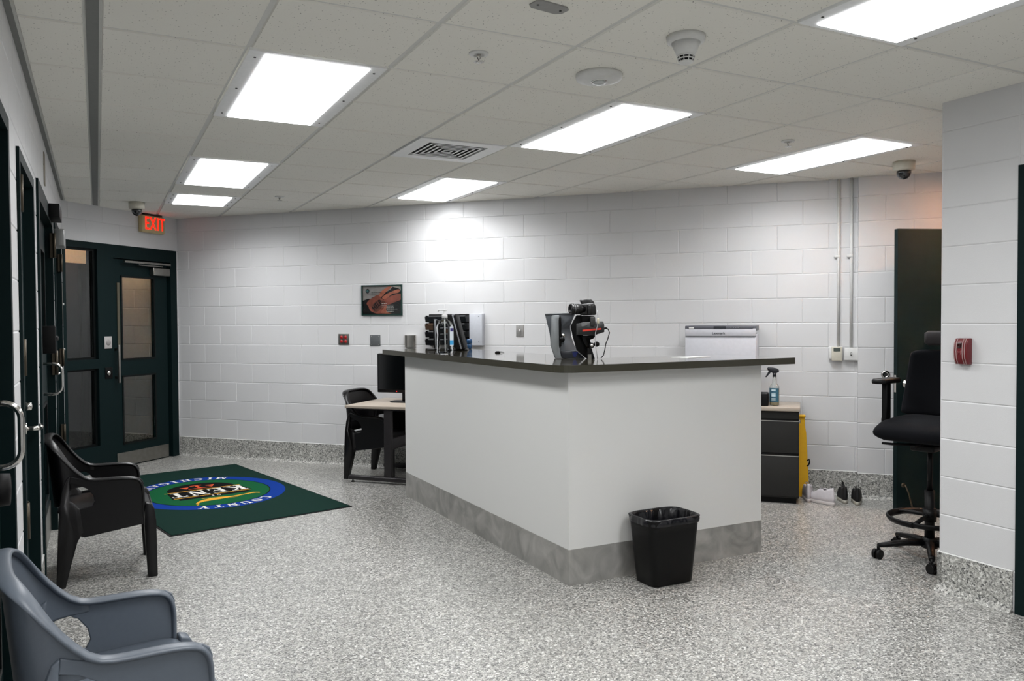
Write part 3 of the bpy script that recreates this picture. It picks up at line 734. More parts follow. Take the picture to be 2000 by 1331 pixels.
def waste_bin():
    t = thing('waste_bin', 'black plastic waste bin with black liner against the front of the counter', 'waste bin', (2.795, 3.612, 0))
    h, i = .372, .004
    def sec(z, e=0): 
        k = z/h; return (0, 0, z, .139+.029*k-e, .094+.030*k-e, .042+.008*k)
    b = MB().m(M_BLACK); b.rloft([sec(0, .006), sec(.006), sec(.30), sec(.335), (0, 0, .337, .170, .124, .05), (0, 0, .362, .173, .127, .052), (0, 0, h, .176, .130, .054), (0, 0, h, .169, .123, .05), (0, 0, .362, .164, .118, .047), sec(.3, .004), sec(.02, .008)], cap=True)
    b.build('bin_body', t)
    l = MB().m(mat('liner', '#0d0d12', .22, noise=(30, .2)))
    n = 96; rings = []
    rr = random.Random(3)
    ph = [rr.uniform(0, 6.28) for _ in range(6)]
    for z, ex, wob in ((.339, .180, .002), (.352, .1815, .003), (.3745, .178, .001), (.377, .171, .001), (.36, .162, .003), (.30, .152, .006), (.2, .14, .008), (.1, .125, .006)):
        ring = []
        for k in range(n):
            a = k*2*PI/n; c, s_ = math.cos(a), math.sin(a); e = 4.2
            q = (abs(c)**e+abs(s_*1.0)**e)**(-1/e)
            wv = wob*(math.sin(9*a+ph[0])+.7*math.sin(17*a+ph[1]+z*20)+.5*math.sin(29*a+ph[2]))
            hx, hy = ex, ex-.046
            ring.append(l.bm.verts.new((c*q*(hx+wv), s_*q*(hy+wv), z)))
        rings.append(ring)
    for a, b_ in zip(rings, rings[1:]):
        for k in range(n): l._f([a[k], a[(k+1) % n], b_[(k+1) % n], b_[k]], True)
    l._f(rings[-1]); l.build('liner', t, fix=False)
    MB().m(M_BLACK).tube([(.17, .02, .33), (.185, .0, .325), (.178, -.02, .318), (.170, -.03, .325)], .005, 8).build('knot', t)
waste_bin()

# ------------------------------------------------------------------ moulded armchair (faces local +x, 0,0 = middle of its footprint)
def smooth(t): t = max(0, min(1, t)); return t*t*(3-2*t)
def armchair(material, label, loc, rz, group='moulded plastic armchairs'):
    t = thing('plastic_armchair', label, 'chair', loc, rz, group)
    HW = .262
    # rail path: right arm front -> around the back -> left arm front
    path = []
    for x in (.205, .20, .18, .12, .04, -.03, -.08): path.append((x, -HW))
    n = 16
    for k in range(1, n):
        a = k*PI/n; e = 3.4
        c, s_ = math.cos(a), math.sin(a)
        path.append((-.08-.185*abs(s_)**(2/e), -HW*abs(c)**(2/e)*(1 if c > 0 else -1)))
    path += [(x, HW) for x in (-.08, -.03, .04, .12, .18, .20, .205)]
    def top(x): return .582+.225*smooth((-.04-x)/.235)**1.15
    def zt(i):
        x = path[i][0]
        if i in (0, len(path)-1): return .535
        if i in (1, len(path)-2): return .560
        if i in (2, len(path)-3): return .574
        return top(x)
    # back shell between rail and seat
    rows = 7; grid = []
    sh = MB().m(material); idx = [i for i, p in enumerate(path) if p[0] <= -.03+1e-6]
    for j in range(rows):
        v = j/(rows-1); ring = []
        for i in idx:
            x, y = path[i]; zt_ = zt(i)-.004; back_k = smooth((-.13-x)/.13)
            zb = .552-.125*back_k
            z = zt_+(zb-zt_)*v; k = v*back_k
            ring.append(sh.bm.verts.new((x+.035*k, y*(1-.05*k), z)))
        grid.append(ring)
    for a, b in zip(grid, grid[1:]):
        for k in range(len(a)-1): sh._f([a[k], a[k+1], b[k+1], b[k]], True)
    sh.build('backrest', t, mods=[('SUBSURF', 1), ('SOLIDIFY', .011)])
    rl = MB().m(material); pts = [(p[0], p[1], zt(i)) for i, p in enumerate(path)]
    fr = [(.212, .32), (.218, .40), (.219, .49)]
    pts = [(x, -HW, z) for x, z in fr]+[(.214, -HW, .535)]+pts[1:-1]+[(.214, HW, .535)]+[(x, HW, z) for x, z in fr[::-1]]
    rings = []; m_ = 12
    for i, p in enumerate(pts):
        P = Vector(p); T_ = (Vector(pts[min(i+1, len(pts)-1)])-Vector(pts[max(i-1, 0)])).normalized()
        side = Vector((T_.y, -T_.x, 0))
        side = side.normalized() if side.length > .5 else Vector((0, 1 if p[1] < 0 else -1, 0))
        up = side.cross(T_).normalized()
        wd_ = .025+.003*smooth((-.1-p[0])/.15); th = .0105
        if p[2] < .55: wd_ = .012+.013*smooth((p[2]-.40)/.15); th = .009
        rings.append([rl.bm.verts.new(P+side*math.cos(k*2*PI/m_)*wd_+up*(math.sin(k*2*PI/m_)*th)) for k in range(m_)])
    for a, b in zip(rings, rings[1:]):
        for k in range(m_): rl._f([a[k], a[(k+1) % m_], b[(k+1) % m_], b[k]], True)
    rl._f(rings[0]); rl._f(rings[-1]); rl.build('arm_rail', t, mods=[('SUBSURF', 1)])
    # side panels below the arms
    o = [(.218, .31), (.222, .54), (.214, .563), (.195, .577), (.10, .579), (-.03, .582), (-.10, .600)]
    o += [(-.145, .615), (-.150, .575), (-.105, .562), (-.06, .535), (-.035, .50), (-.028, .465), (-.04, .44), (-.10, .43), (-.16, .44), (-.195, .44), (-.20, .40), (-.10, .275), (-.08, .268)]
    for sy in (-1, 1):
        M = Matrix.Translation((0, sy*(HW+.002), 0)) @ Matrix.Rotation(PI/2, 4, 'X')
        flat([o[::-1]], .003, .004, 'side_panel', material, t, M)
    # seat
    st = MB().m(material); N = 10; K = 10; g = []
    for i in range(N+1):
        u = i/N; x = -.215+.49*u; row = []
        for k in range(K+1):
            w_ = k/K*2-1; y = w_*(HW-.004)
            z = .425-.022*(1-w_*w_)*math.sin(PI*min(1, u*1.1))-.012*(1-u)-(.06*max(0, (u-.86)/.14)**2)
            row.append(st.bm.verts.new((x if abs(w_) < .99 or u < .8 else x-.006, y, z)))
        g.append(row)
    for a, b in zip(g, g[1:]):
        for k in range(K): st._f([a[k], a[k+1], b[k+1], b[k]], True)
    st.build('seat', t, mods=[('SOLIDIFY', .014), ('SUBSURF', 1)])
    MB().m(material).box(.262, .276, -HW+.01, HW-.01, .31, .385, bev=.005).build('front_apron', t)
    for sy in (-1, 1):
        f = MB().m(material); y0, y1 = sorted((sy*(HW-.045), sy*(HW+.012)))
        f.prism([(.228, .43), (.258, .422), (.276, .390), (.284, .32), (.288, 0), (.236, 0), (.222, .30)], y0, y1, 'y', bev=.006); f.build('leg', t)
        r = MB().m(material); y0, y1 = sorted((sy*(HW-.03), sy*(HW+.012)))
        r.prism([(-.165, .60), (-.145, .615), (-.150, .56), (-.155, .47), (-.100, .43), (-.085, .30), (-.12, .25), (-.176, 0), (-.222, 0), (-.210, .28), (-.200, .44), (-.185, .54)], y0, y1, 'y', bev=.005); r.build('leg', t)
    return t
armchair(M_BLKCHAIR, 'black plastic armchair with its back to the green doors, nearer the mat', (.0, 5.315, 0), 0)
armchair(M_GREYCHAIR, 'grey plastic armchair cut off at the bottom left corner, closest to the viewer', (.02, 2.585, 0), R(6))
p = back(2.52, .37); armchair(M_BLKCHAIR, 'black plastic armchair pushed under the small beige table by the rear wall', (p[0], p[1], 0), A_)

# ------------------------------------------------------------------ small table with monitor
t = thing('side_table', 'small beige laminate table with black T-legs left of the counter', 'table', back(2.80, .40), A_)
MB().m(M_BEIGE).box(-.40, .44, -.375, .375, .675, .70, bev=.002).build('tabletop', t)
lg = mat('table_leg', '#2b282a', .4, .3)
for y in (-.33, .33):
    b = MB().m(lg); b.box(-.385, .36, y-.028, y+.028, .022, .062, bev=.012, seg=3); b.box(-.02, .055, y-.02, y+.02, .06, .675, bev=.006)
    b.box(-.3, .3, y-.02, y+.02, .66, .676); b.build('leg', t)
    for x in (-.35, .33): MB().m(M_BLACKM).lathe([(.016, 0), (.018, .008), (.006, .010), (.006, .024)], (x, y, 0), 16).build('levelling_foot', t)
MB().m(lg).box(-.0, .03, -.31, .31, .30, .40, bev=.004).build('modesty_bar', t)
t = thing('monitor', 'black flat monitor on the small beige table, partly behind the counter', 'monitor', back(2.80, .36, .70), A_)
MB().m(M_BLACK).box(-.285, .285, -.02, .025, .085, .455, bev=.008).build('housing', t)
MB().m(mat('screen_off', '#040506', .12)).box(-.27, .27, -.0215, -.0195, .115, .44).build('screen', t)
MB().m(M_BLACK).rloft([(0, 0, 0, .15, .085, .08), (0, 0, .006, .15, .085, .08), (0, 0, .012, .13, .07, .065)]).build('base', t)
MB().m(M_BLACK).box(-.03, .03, -.01, .015, .01, .10, bev=.005).build('neck', t)
MB().m(mat('led_red', '#ff2a2a', .4, emit='#ff2020', es=2)).box(.035-.12, .043-.12, -.0225, -.02, .098, .102).build('power_light', t)

# ------------------------------------------------------------------ floor mat with the county seal
def floor_mat():
    t = thing('floor_mat', 'dark green entrance mat with a blue and green county seal', 'floor mat', (.83, 7.29, 0), math.atan2(-.209, -.978))
    # local x = reading direction of the lettering, local y = up in the seal (towards the viewer)
    hw, hh = .69, 1.249
    MB().m(M_BLACKM).rloft([(0, 0, .0, hw, hh, .01), (0, 0, .004, hw-.002, hh-.002, .01)]).build('rubber_backing', t)
    MB().m(mat('mat_green', '#0f2923', .95, spec=.1, noise=(350, .25), bump=(900, .5, .002))).rloft([(0, 0, .004, hw-.014, hh-.014, .01), (0, 0, .008, hw-.016, hh-.016, .01)]).build('pile', t)
    blue = mat('mat_blue', '#08307f', .95, spec=.1, noise=(350, .15)); grn = mat('mat_bright_green', '#0b4d2c', .95, spec=.1, noise=(350, .15))
    blk = mat('mat_black', '#08090a', .95, spec=.1); wht = mat('mat_white', '#d6d3cc', .95); gold = mat('mat_gold', '#c9921c', .95); orange = mat('mat_orange', '#c8491c', .95)
    z = .0082; ax, ay = .62, .70; cy = -.03
    b = MB()
    def ell(rx, ry, zz, material, x=0, y=0, n=96):
        b.m(material)._f([b.bm.verts.new((x+rx*math.cos(k*2*PI/n), y+ry*math.sin(k*2*PI/n), zz)) for k in range(n)])
    ell(ax, ay, z, blue, 0, cy); ell(ax*.805, ay*.805, z+.0002, blk, 0, cy); ell(ax*.79, ay*.79, z+.0004, grn, 0, cy)
    z1 = z+.0006; z2 = z+.0008; z3 = z+.001
    def poly(ps, zz, material): b.m(material)._f([b.bm.verts.new((x, y+cy, zz)) for x, y in ps])
    # half disc and banner
    poly([(-.30, -.12)]+[(.27*math.cos(PI+k*PI/24)*1.05, -.16+.27*math.sin(PI+k*PI/24)) for k in range(25)]+[(.30, -.12)], z1, blk)
    poly([(-.335, .14), (-.30, -.145), (.30, -.145), (.335, .14)], z1, blk)
    poly([(-.30, .21), (-.29, .14), (.29, .14), (.30, .21)], z1, blk)
    for yy in (-.145, .115): poly([(-.32, yy), (.32, yy), (.32, yy+.014), (-.32, yy+.014)], z2, gold)
    # scales of justice
    poly([(-.10, -.20), (.10, -.20), (.10, -.215), (-.10, -.215)], z2, orange); poly([(-.018, -.19), (.018, -.19), (.012, -.33), (-.012, -.33)], z2, orange)
    poly([(-.05, -.345), (.05, -.345), (.05, -.325), (-.05, -.325)], z2, orange)
    for sx in (-1, 1): poly([(sx*.15, -.30), (sx*.07, -.30), (sx*.11, -.22)], z2, orange)
    # leaping stroke
    poly([(-.33, .30), (-.29, .265), (-.24, .275), (-.10, .30), (.0, .27), (.07, .265), (.14, .29), (.19, .33), (.23, .39), (.24, .43), (.22, .43), (.20, .385), (.15, .36), (.06, .355), (-.02, .345), (-.12, .325), (-.26, .30), (-.30, .305), (-.32, .33)], z2, gold)
    poly([(.02, .25), (.14, .24), (.13, .252)], z2, gold); poly([(-.02, .372), (-.14, .345), (-.13, .338)], z2, gold); poly([(.225, .44), (.245, .455), (.25, .47), (.225, .46)], z2, gold)
    # slab-serif letters
    TH, TN = .20, .09
    def bar(f, x0, y0, x1, y1, w_, zz):
        d = Vector((x1-x0, y1-y0)); L = d.length
        if L < 1e-6: return
        n_ = Vector((-d.y, d.x))/L*w_/2
        b._f([b.bm.verts.new((*f(x, y), zz)) for x, y in ((x0-n_.x, y0-n_.y), (x1-n_.x, y1-n_.y), (x1+n_.x, y1+n_.y), (x0+n_.x, y0+n_.y))])
    def arc(f, cx, cy_, rx, ry, a0, a1, w_, zz, n=12):
        for k in range(n):
            p0, p1 = [(cx+rx*math.cos(R(a0+(a1-a0)*q/n)), cy_+ry*math.sin(R(a0+(a1-a0)*q/n))) for q in (k-.08, k+1.08)]
            am = R(a0+(a1-a0)*(k+.5)/n); bar(f, *p0, *p1, w_*(.45+.55*abs(math.cos(am))), zz)
    def ser(f, x, y, w_, zz): bar(f, x-w_/2, y, x+w_/2, y, .08, zz)
    def glyph(ch, f, zz):
        if ch == 'C': arc(f, .4, .5, .30, .42, 50, 310, TH, zz); bar(f, .66, .62, .66, .95, .07, zz); bar(f, .66, .05, .66, .30, .05, zz)
        if ch == 'G': arc(f, .4, .5, .30, .42, 50, 310, TH, zz); bar(f, .66, .62, .66, .95, .07, zz); bar(f, .62, .05, .62, .45, .16, zz); ser(f, .60, .46, .34, zz)
        if ch == 'O': arc(f, .38, .5, .28, .42, 0, 360, TH, zz, 20)
        if ch == 'U': bar(f, .17, .30, .17, .96, TH, zz); bar(f, .62, .30, .62, .96, TN, zz); arc(f, .395, .30, .225, .24, 180, 360, TH*.9, zz); ser(f, .17, .96, .34, zz); ser(f, .62, .96, .28, zz)
        if ch == 'N': bar(f, .14, .04, .14, .96, TN, zz); bar(f, .66, .04, .66, .96, TN, zz); bar(f, .16, .94, .64, .06, TH, zz); ser(f, .12, .96, .26, zz); ser(f, .14, .04, .28, zz); ser(f, .66, .96, .28, zz)
        if ch == 'T': bar(f, .38, .04, .38, .96, TH, zz); bar(f, .05, .92, .71, .92, .10, zz); bar(f, .07, .72, .07, .95, .06, zz); bar(f, .69, .72, .69, .95, .06, zz); ser(f, .38, .04, .36, zz)
        if ch == 'Y': bar(f, .40, .04, .40, .46, TH, zz); bar(f, .40, .44, .15, .95, TH*.9, zz); bar(f, .40, .44, .66, .95, TN, zz); ser(f, .14, .96, .34, zz); ser(f, .66, .96, .28, zz); ser(f, .40, .04, .36, zz)
        if ch == 'M': bar(f, .12, .04, .12, .96, TN, zz); bar(f, .74, .04, .74, .96, TH*.9, zz); bar(f, .14, .94, .43, .10, TH*.8, zz); bar(f, .43, .10, .72, .94, TN, zz); ser(f, .12, .96, .24, zz); ser(f, .74, .96, .28, zz); ser(f, .12, .04, .26, zz); ser(f, .74, .04, .34, zz)
        if ch == 'I': bar(f, .38, .04, .38, .96, TH, zz); ser(f, .38, .96, .36, zz); ser(f, .38, .04, .36, zz)
        if ch == 'H': [(bar(f, x, .04, x, .96, TH*.85, zz), ser(f, x, .96, .32, zz), ser(f, x, .04, .32, zz)) for x in (.18, .62)]; bar(f, .18, .5, .62, .5, .08, zz)
        if ch == 'A': bar(f, .40, .94, .12, .06, TN, zz); bar(f, .40, .94, .66, .06, TH, zz); bar(f, .22, .34, .58, .34, .08, zz); ser(f, .12, .04, .26, zz); ser(f, .66, .04, .32, zz)
        if ch == 'K': bar(f, .18, .04, .18, .96, TH, zz); ser(f, .18, .96, .36, zz); ser(f, .18, .04, .36, zz); bar(f, .22, .42, .62, .94, TN, zz); bar(f, .34, .55, .68, .06, TH*.95, zz); ser(f, .62, .96, .30, zz); ser(f, .68, .04, .32, zz)
        if ch == 'E': bar(f, .20, .04, .20, .96, TH, zz); ser(f, .36, .95, .62, zz); ser(f, .38, .05, .66, zz); bar(f, .2, .5, .50, .5, .08, zz); bar(f, .66, .72, .66, .98, .06, zz); bar(f, .69, .02, .69, .30, .06, zz); bar(f, .5, .38, .5, .62, .06, zz)
    b.m(wht)
    def straight(txt, x, y, h, adv, sx=1.):
        n = len(txt)
        for i, ch in enumerate(txt):
            ox = x+(i-(n-1)/2)*adv-.38*h*sx
            glyph(ch, lambda gx_, gy_, ox=ox: (ox+gx_*h*sx, y+cy+gy_*h), z3)
    straight('KENT', 0, -.115, .205, .165, .88)
    for i, ch in enumerate('OF'):
        if ch == 'O': glyph('O', lambda gx_, gy_: (-.045+gx_*.04, .150+cy+gy_*.045), z3)
        else: glyph('T', lambda gx_, gy_: (.005+gx_*.04, .150+cy+gy_*.045), z3) if False else [bar(lambda x_, y_: (.005+x_*.04, .150+cy+y_*.045), *q, z3) for q in ((.3, 0, .3, 1, .2), (.2, .93, .8, .93, .14), (.2, .5, .6, .5, .12))]
    def curved(txt, a0, a1, bottom):
        n = len(txt); h = .098
        for i, ch in enumerate(txt):
            a = R(a0+(a1-a0)*i/(n-1)); r0 = .822 if not bottom else .968
            def f(gx_, gy_, a=a):
                u, v = (gx_-.40)*h*1.05, gy_*h
                bx_, by_ = ax*r0*math.cos(a), ay*r0*math.sin(a)
                s_ = 1 if not bottom else -1
                ex, ey = s_*math.sin(a), -s_*math.cos(a); nx, ny = s_*math.cos(a), s_*math.sin(a)
                return (bx_+ex*u+nx*v, by_+ey*u+ny*v+cy)
            glyph(ch, f, z3)
    curved('COUNTY', 121, 66, False)
    curved('MICHIGAN', 237, 312, True)
    b.build('seal', t, fix=False)
floor_mat()

# ------------------------------------------------------------------ things on the rear wall
def poster():
    t = thing('framed_poster', 'dark green framed poster of a raised hand on the rear wall', 'poster', back(2.369, 0, 1.667), A_)
    w, h = .226, .151
    f = MB().m(mat('frame_green', '#10302b', .3)); y0, y1 = -.018, .0
    f.box(-w, w, y0, y1, h-.011, h); f.box(-w, w, y0, y1, -h, -h+.011); f.box(-w, -w+.011, y0, y1, -h+.011, h-.011); f.box(w-.011, w, y0, y1, -h+.011, h-.011)
    f.build('frame', t)
    b = MB()
    def P(pts, d, material): b.m(material)._f([b.bm.verts.new((x*.213, -.008-d, z*.14)) for x, z in pts])
    def crv(pts, n=5):
        out = []; N = len(pts)
        for i in range(N):
            p0, p1, p2, p3 = [Vector(pts[(i+k) % N]) for k in (-1, 0, 1, 2)]
            for k in range(n):
                u = k/n; out.append(tuple(.5*((2*p1)+(-p0+p2)*u+(2*p0-5*p1+4*p2-p3)*u*u+(-p0+3*p1-3*p2+p3)*u**3)))
        return out
    grey = mat('print_grey', '#8f8a88', .35); dk = mat('print_black', '#0d0e10', .35); skin = mat('print_skin', '#8e4a3a', .35, noise=(14, .35)); skl = mat('print_skin_light', '#b3674e', .35, noise=(20, .25))
    skd = mat('print_skin_dark', '#6b3a30', .35, noise=(30, .3))
    P([(-1, -1), (1, -1), (1, 1), (-1, 1)], 0, dk)
    P([(-1, -.02), (-1, 1), (.62, 1), (.45, .75), (.2, .55), (-.1, .35), (-.45, .1), (-.72, .12)], .0004, grey)
    P(crv([(.45, 1), (.9, .8), (1, .6), (.99, .98), (.7, .99)]), .0004, mat('print_pale', '#b5b0a8', .35)) 
    P(crv([(-.80, -.22), (-.66, .04), (-.50, .18), (-.18, .40), (-.05, .20), (.05, .05), (.18, -.1), (.22, -.35), (.10, -.62), (.06, -.90), (-.28, -.94), (-.60, -.74), (-.70, -.45)]), .0008, skin)
    P(crv([(-.15, .38), (-.02, .62), (.20, .85), (.40, .985), (.50, .97), (.46, .84), (.25, .60), (.08, .36), (-.04, .22)]), .0010, skl)
    P(crv([(.02, .16), (.12, .32), (.38, .52), (.75, .72), (.90, .74), (.94, .64), (.86, .50), (.55, .42), (.28, .16), (.12, .06)]), .0012, skl)
    P(crv([(.10, .02), (.30, .18), (.62, .36), (.99, .44), (.99, .22), (.70, .10), (.40, -.08), (.18, -.12)]), .0011, skin)
    P(crv([(.12, -.12), (.40, -.05), (.75, .12), (.99, .20), (.99, .02), (.70, -.14), (.40, -.30), (.18, -.32)]), .0010, skin)
    P(crv([(-.05, -.88), (.16, -.45), (.26, -.40), (.22, -.66), (.30, -.86), (.50, -.93), (.20, -.95)]), .0009, skl)
    P(crv([(-.42, -.20), (-.15, .02), (.12, -.05), (.16, -.22), (-.10, -.66), (-.30, -.84), (-.52, -.60)]), .0014, skd)
    b.m(dk); b._f([b.bm.verts.new((-.158+.021*math.cos(k*PI/12), -.0095, .093+.0225*math.sin(k*PI/12))) for k in range(24)])
    b.m(mat('seal_teal', '#3f6a6d', .4)); b._f([b.bm.verts.new((-.158+.014*math.cos(k*PI/12), -.0097, .093+.014*math.sin(k*PI/12))) for k in range(24)])
    wt = mat('print_white', '#d5d2cc', .4)
    rr = random.Random(5)
    def line(x0, x1, z, hgt, m_):
        x = x0
        while x < x1:
            l = rr.uniform(.010, .026); b.m(m_).box(x, min(x+l, x1), -.0102, -.0098, z-hgt/2, z+hgt/2); x += l+.004
    for z, x1 in ((.077, -.005), (.064, -.03), (.052, -.055), (.030, -.09)): line(-.115, x1, z, .004, dk)
    for z, a, c in ((-.034, .0, .058), (-.050, .0, .135), (-.066, .0, .044), (-.064, .052, .13), (-.076, .052, .135), (-.088, .052, .175), (-.100, .052, .13), (-.112, .052, .13)): line(a, c, z, .0042, wt)
    b.build('print', t, fix=False)
    text_mesh('HELP', .074, .0003, 'lettering', mat('ink', '#0a0607', .5), t, TXZ(-.052, -.0106, -.050, R(40)), sx=.72, off=.0022)
    MB().m(mat('picture_glass', '#f4f6f6', .02, trans=1., ior=1.2)).box(-w+.011, w-.011, -.0135, -.0125, -h+.011, h-.011).build('glass', t)
poster()
def outlets(t):
    for x in (-.024, .024):
        for z in (-.021, .021):
            MB().m(M_REDBR).lathe([(0, -.010), (.0165, -.0095), (.0175, -.006)], (x, 0, z), 20, 'y').build('receptacle', t)
wall_plate('red_outlet_plate', 'steel wall plate with four round red outlets under the poster', 'outlet', back(1.928, 0, 1.278), A_, .122, .112, M_STEEL, outlets)
def four(t):
    for x in (-.04, .04):
        for z in (-.042, .042): MB().m(M_STEEL).lathe([(0, -.008), (.004, -.007), (.004, -.006)], (x, 0, z), 10, 'y').build('screw', t)
wall_plate('blank_plate', 'square dark grey blank plate right of the red outlets', 'wall plate', back(2.288, 0, 1.267), A_, .112, .11, mat('slate_plate', '#55585a', .45), four)
t = thing('steel_cover', 'polished curved steel cover on the rear wall left of the bottle', 'wall plate', back(2.68, 0, 1.262), A_)
MB().m(mat('polished_steel', '#c2bfb8', .12, 1.)).prism([(-.06, .001), (-.06, -.02), (-.045, -.034), (-.02, -.04), (.02, -.04), (.045, -.034), (.06, -.02), (.06, .001)], -.058, .058, 'z').build('cover', t)
wall_plate('outlet_plate', 'small steel switch plate on the rear wall left of the camera stand', 'light switch', back(3.815, 0, 1.363), A_, .074, .112, mat('satin_steel', '#a5a4a2', .4, .6), sw)

def file_rack():
    t = thing('file_rack', 'black wall file rack with letter trays behind the sanitizer bottle', 'file rack', back(3.10, 0, 1.222), A_)
    MB().m(M_BLACK).box(-.215, .215, -.012, 0, 0, .30).build('back_panel', t)
    sm = mat('smoke_tray', '#17181a', .2); pap = mat('paper_edge', '#77787a', .7, noise=(120, .2)); brn = mat('brown_tray', '#4b382b', .4)
    for k in range(4):
        z = .004+k*.073
        for sx in (-1, 1):
            b = MB().m(brn if (k == 2 and sx < 0) else sm); cx = sx*.108
            b.box(cx-.102, cx+.102, -.10, -.012, z, z+.004); b.prism([(-.10, z), (-.118, z+.052), (-.115, z+.052), (-.097, z)], cx-.102, cx+.102, 'x')
            for e in (-.102, .099): b.box(cx+e, cx+e+.003, -.10, -.012, z, z+.065)
            tr = b.build('tray', t)
            MB().m(mat('tan_paper', '#7d6350', .7) if (k == 2 and sx < 0) else pap).prism([(-.09, z+.005), (-.107, z+.062), (-.02, z+.064), (-.02, z+.005)], cx-.075, cx+.085, 'x').build('papers', tr)
file_rack()
t = thing('wall_box', 'plain pale grey metal box on the wall beside the black file rack', 'wall box', back(3.405, 0, 1.224), A_)
MB().m(mat('box_grey', '#b5b8bf', .4)).box(-.072, .058, -.075, 0, 0, .30, bev=.003).build('box', t)
for z in (.035, .275): MB().m(M_BLACKM).lathe([(0, -.078), (.004, -.077), (.004, -.074)], (.025, 0, z), 10, 'y').build('screw', t)

# thermostat, junction box and conduits
t = thing('thermostat', 'ivory thermostat with small dark display under the left conduit', 'thermostat', back(6.558, 0, 1.17), A_)
MB().m(M_WHITE).box(-.055, .055, -.03, 0, -.045, .058, bev=.008).build('back_box', t)
MB().m(M_IVORY).box(-.034, .045, -.052, -.03, -.057, .057, bev=.003).build('housing', t)
MB().m(mat('lcd', '#4a524c', .2)).box(-.020, .032, -.0535, -.05, .020, .048).build('display', t)
t = thing('junction_box', 'square white switch box under the right conduit', 'switch box', back(6.672, 0, 1.168), A_)
MB().m(M_WHITE).box(-.048, .048, -.035, 0, -.048, .048, bev=.004).box(-.052, .052, -.042, -.034, -.052, .052, bev=.006).build('box', t)
MB().m(M_DKGREY).box(-.006, .006, -.0435, -.04, -.012, .012).build('slot', t)
MB().m(M_WHITE).box(-.004, .004, -.056, -.04, -.003, .008).build('toggle', t)
for s, lb, zb in ((6.575, 'white painted conduit running from thermostat to ceiling', 1.226), (6.672, 'white painted conduit running from square switch box to ceiling', 1.215)):
    t = thing('conduit', lb, 'pipe', back(s, .014, zb), A_, 'white painted wall conduits')
    MB().m(M_WHITE).cyl((0, 0, 0), (0, 0, CEIL-zb+.006), .0115, n=18).build('pipe', t)
    MB().m(M_WHITE).box(-.034, .012, -.013, .0135, 1.965-zb-.01, 1.965-zb+.01, bev=.003).build('strap', t)
t = thing('wall_lock', 'round chrome lock set into the wall left of the open green door', 'lock', back(6.925, .06, 1.007), A_)
MB().m(M_CHROME).lathe([(.034, 0), (.034, -.006), (.028, -.012), (.016, -.014), (.015, -.008)], n=32, axis='y').build('ring', t)
MB().m(M_DKGREY).lathe([(.015, -.009), (0, -.009)], n=24, axis='y').build('keyhole', t)
# fire alarm strobe on the pier
t = thing('fire_alarm', 'red fire alarm horn strobe on the white block pier', 'fire alarm', (PX, 2.66, 1.283), -PI/2)
b = MB().m(M_RED); o = [(0, -.068), (-.03, -.067), (-.043, -.035), (-.047, .0), (-.043, .04), (-.03, .066), (0, .068)]
b.prism(o, -.037, .037, 'x', bev=.004); b.build('housing', t)
for x in (-.031, -.019, .014, .026):
    MB().m(mat('alarm_stripe', '#a98c8a', .35)).tube([(x, -.030, -.0665), (x, -.0445, -.035), (x, -.0485, 0), (x, -.0445, .04), (x, -.031, .0655)], .0022, 8).build('stripe', t)
MB().m(mat('strobe_lens', '#2a0406', .1, coat=.8)).box(-.014, .010, -.0488, -.03, .016, .044, bev=.003).build('strobe', t)
text_mesh('M', .03, .0006, 'emblem', mat('alarm_mark', '#8d4a4a', .4), t, TXZ(-.003, -.0482, -.008))

# ------------------------------------------------------------------ things on the counter
def sanitizer():
    t = thing('sanitizer_bottle', 'large clear pump bottle of hand sanitizer on the counter', 'bottle', (2.285, 5.55, CT), R(-27))
    cl = mat('clear_bottle', '#f2f5f6', .03, trans=1., ior=1.13)
    MB().m(cl).lathe([(0, .0), (.052, 0), (.060, .008), (.062, .02), (.0585, .06), (.0605, .10), (.058, .14), (.062, .165), (.063, .195), (.055, .222), (.036, .243), (.020, .254), (.018, .268)], n=40, sy=.8).build('bottle', t)
    MB().m(mat('ribs', '#c8d4da', .05, trans=.9, ior=1.2)).lathe([(.018, .265), (.019, .268)], n=20).build('neck', t)
    w_ = mat('pump_white', '#dcdcdc', .35)
    b = MB().m(w_).lathe([(.021, .262), (.021, .286), (.016, .289), (.008, .291), (.0055, .318)], n=28); b.box(-.050, .018, -.009, .009, .316, .324, bev=.003); b.box(-.052, -.044, -.005, .005, .308, .32, bev=.002)
    b.build('pump', t)
    MB().m(w_).cyl((0, 0, .265), (.004, 0, .012), .0045, n=12).build('dip_tube', t)
    lb = MB().m(mat('label_pale', '#d3dbe2', .4))
    def patch(b, a0, a1, z0, z1, r=.0645, n=6):
        for k in range(n):
            p, q = R(a0+(a1-a0)*k/n), R(a0+(a1-a0)*(k+1)/n)
            b.quad(*[(math.cos(a)*r, math.sin(a)*r*.8, z) for a, z in ((p, z0), (q, z0), (q, z1), (p, z1))])
    patch(lb, -52, 20, .06, .20); L = lb.build('label', t)
    b = MB().m(mat('label_blue', '#3d9ed6', .4)); patch(b, -52, 20, .066, .10, .0649); b.build('label_band', L)
    b = MB().m(mat('label_navy', '#2a2468', .4)); patch(b, -48, -8, .165, .188, .0650); b.build('label_mark', L)
sanitizer()
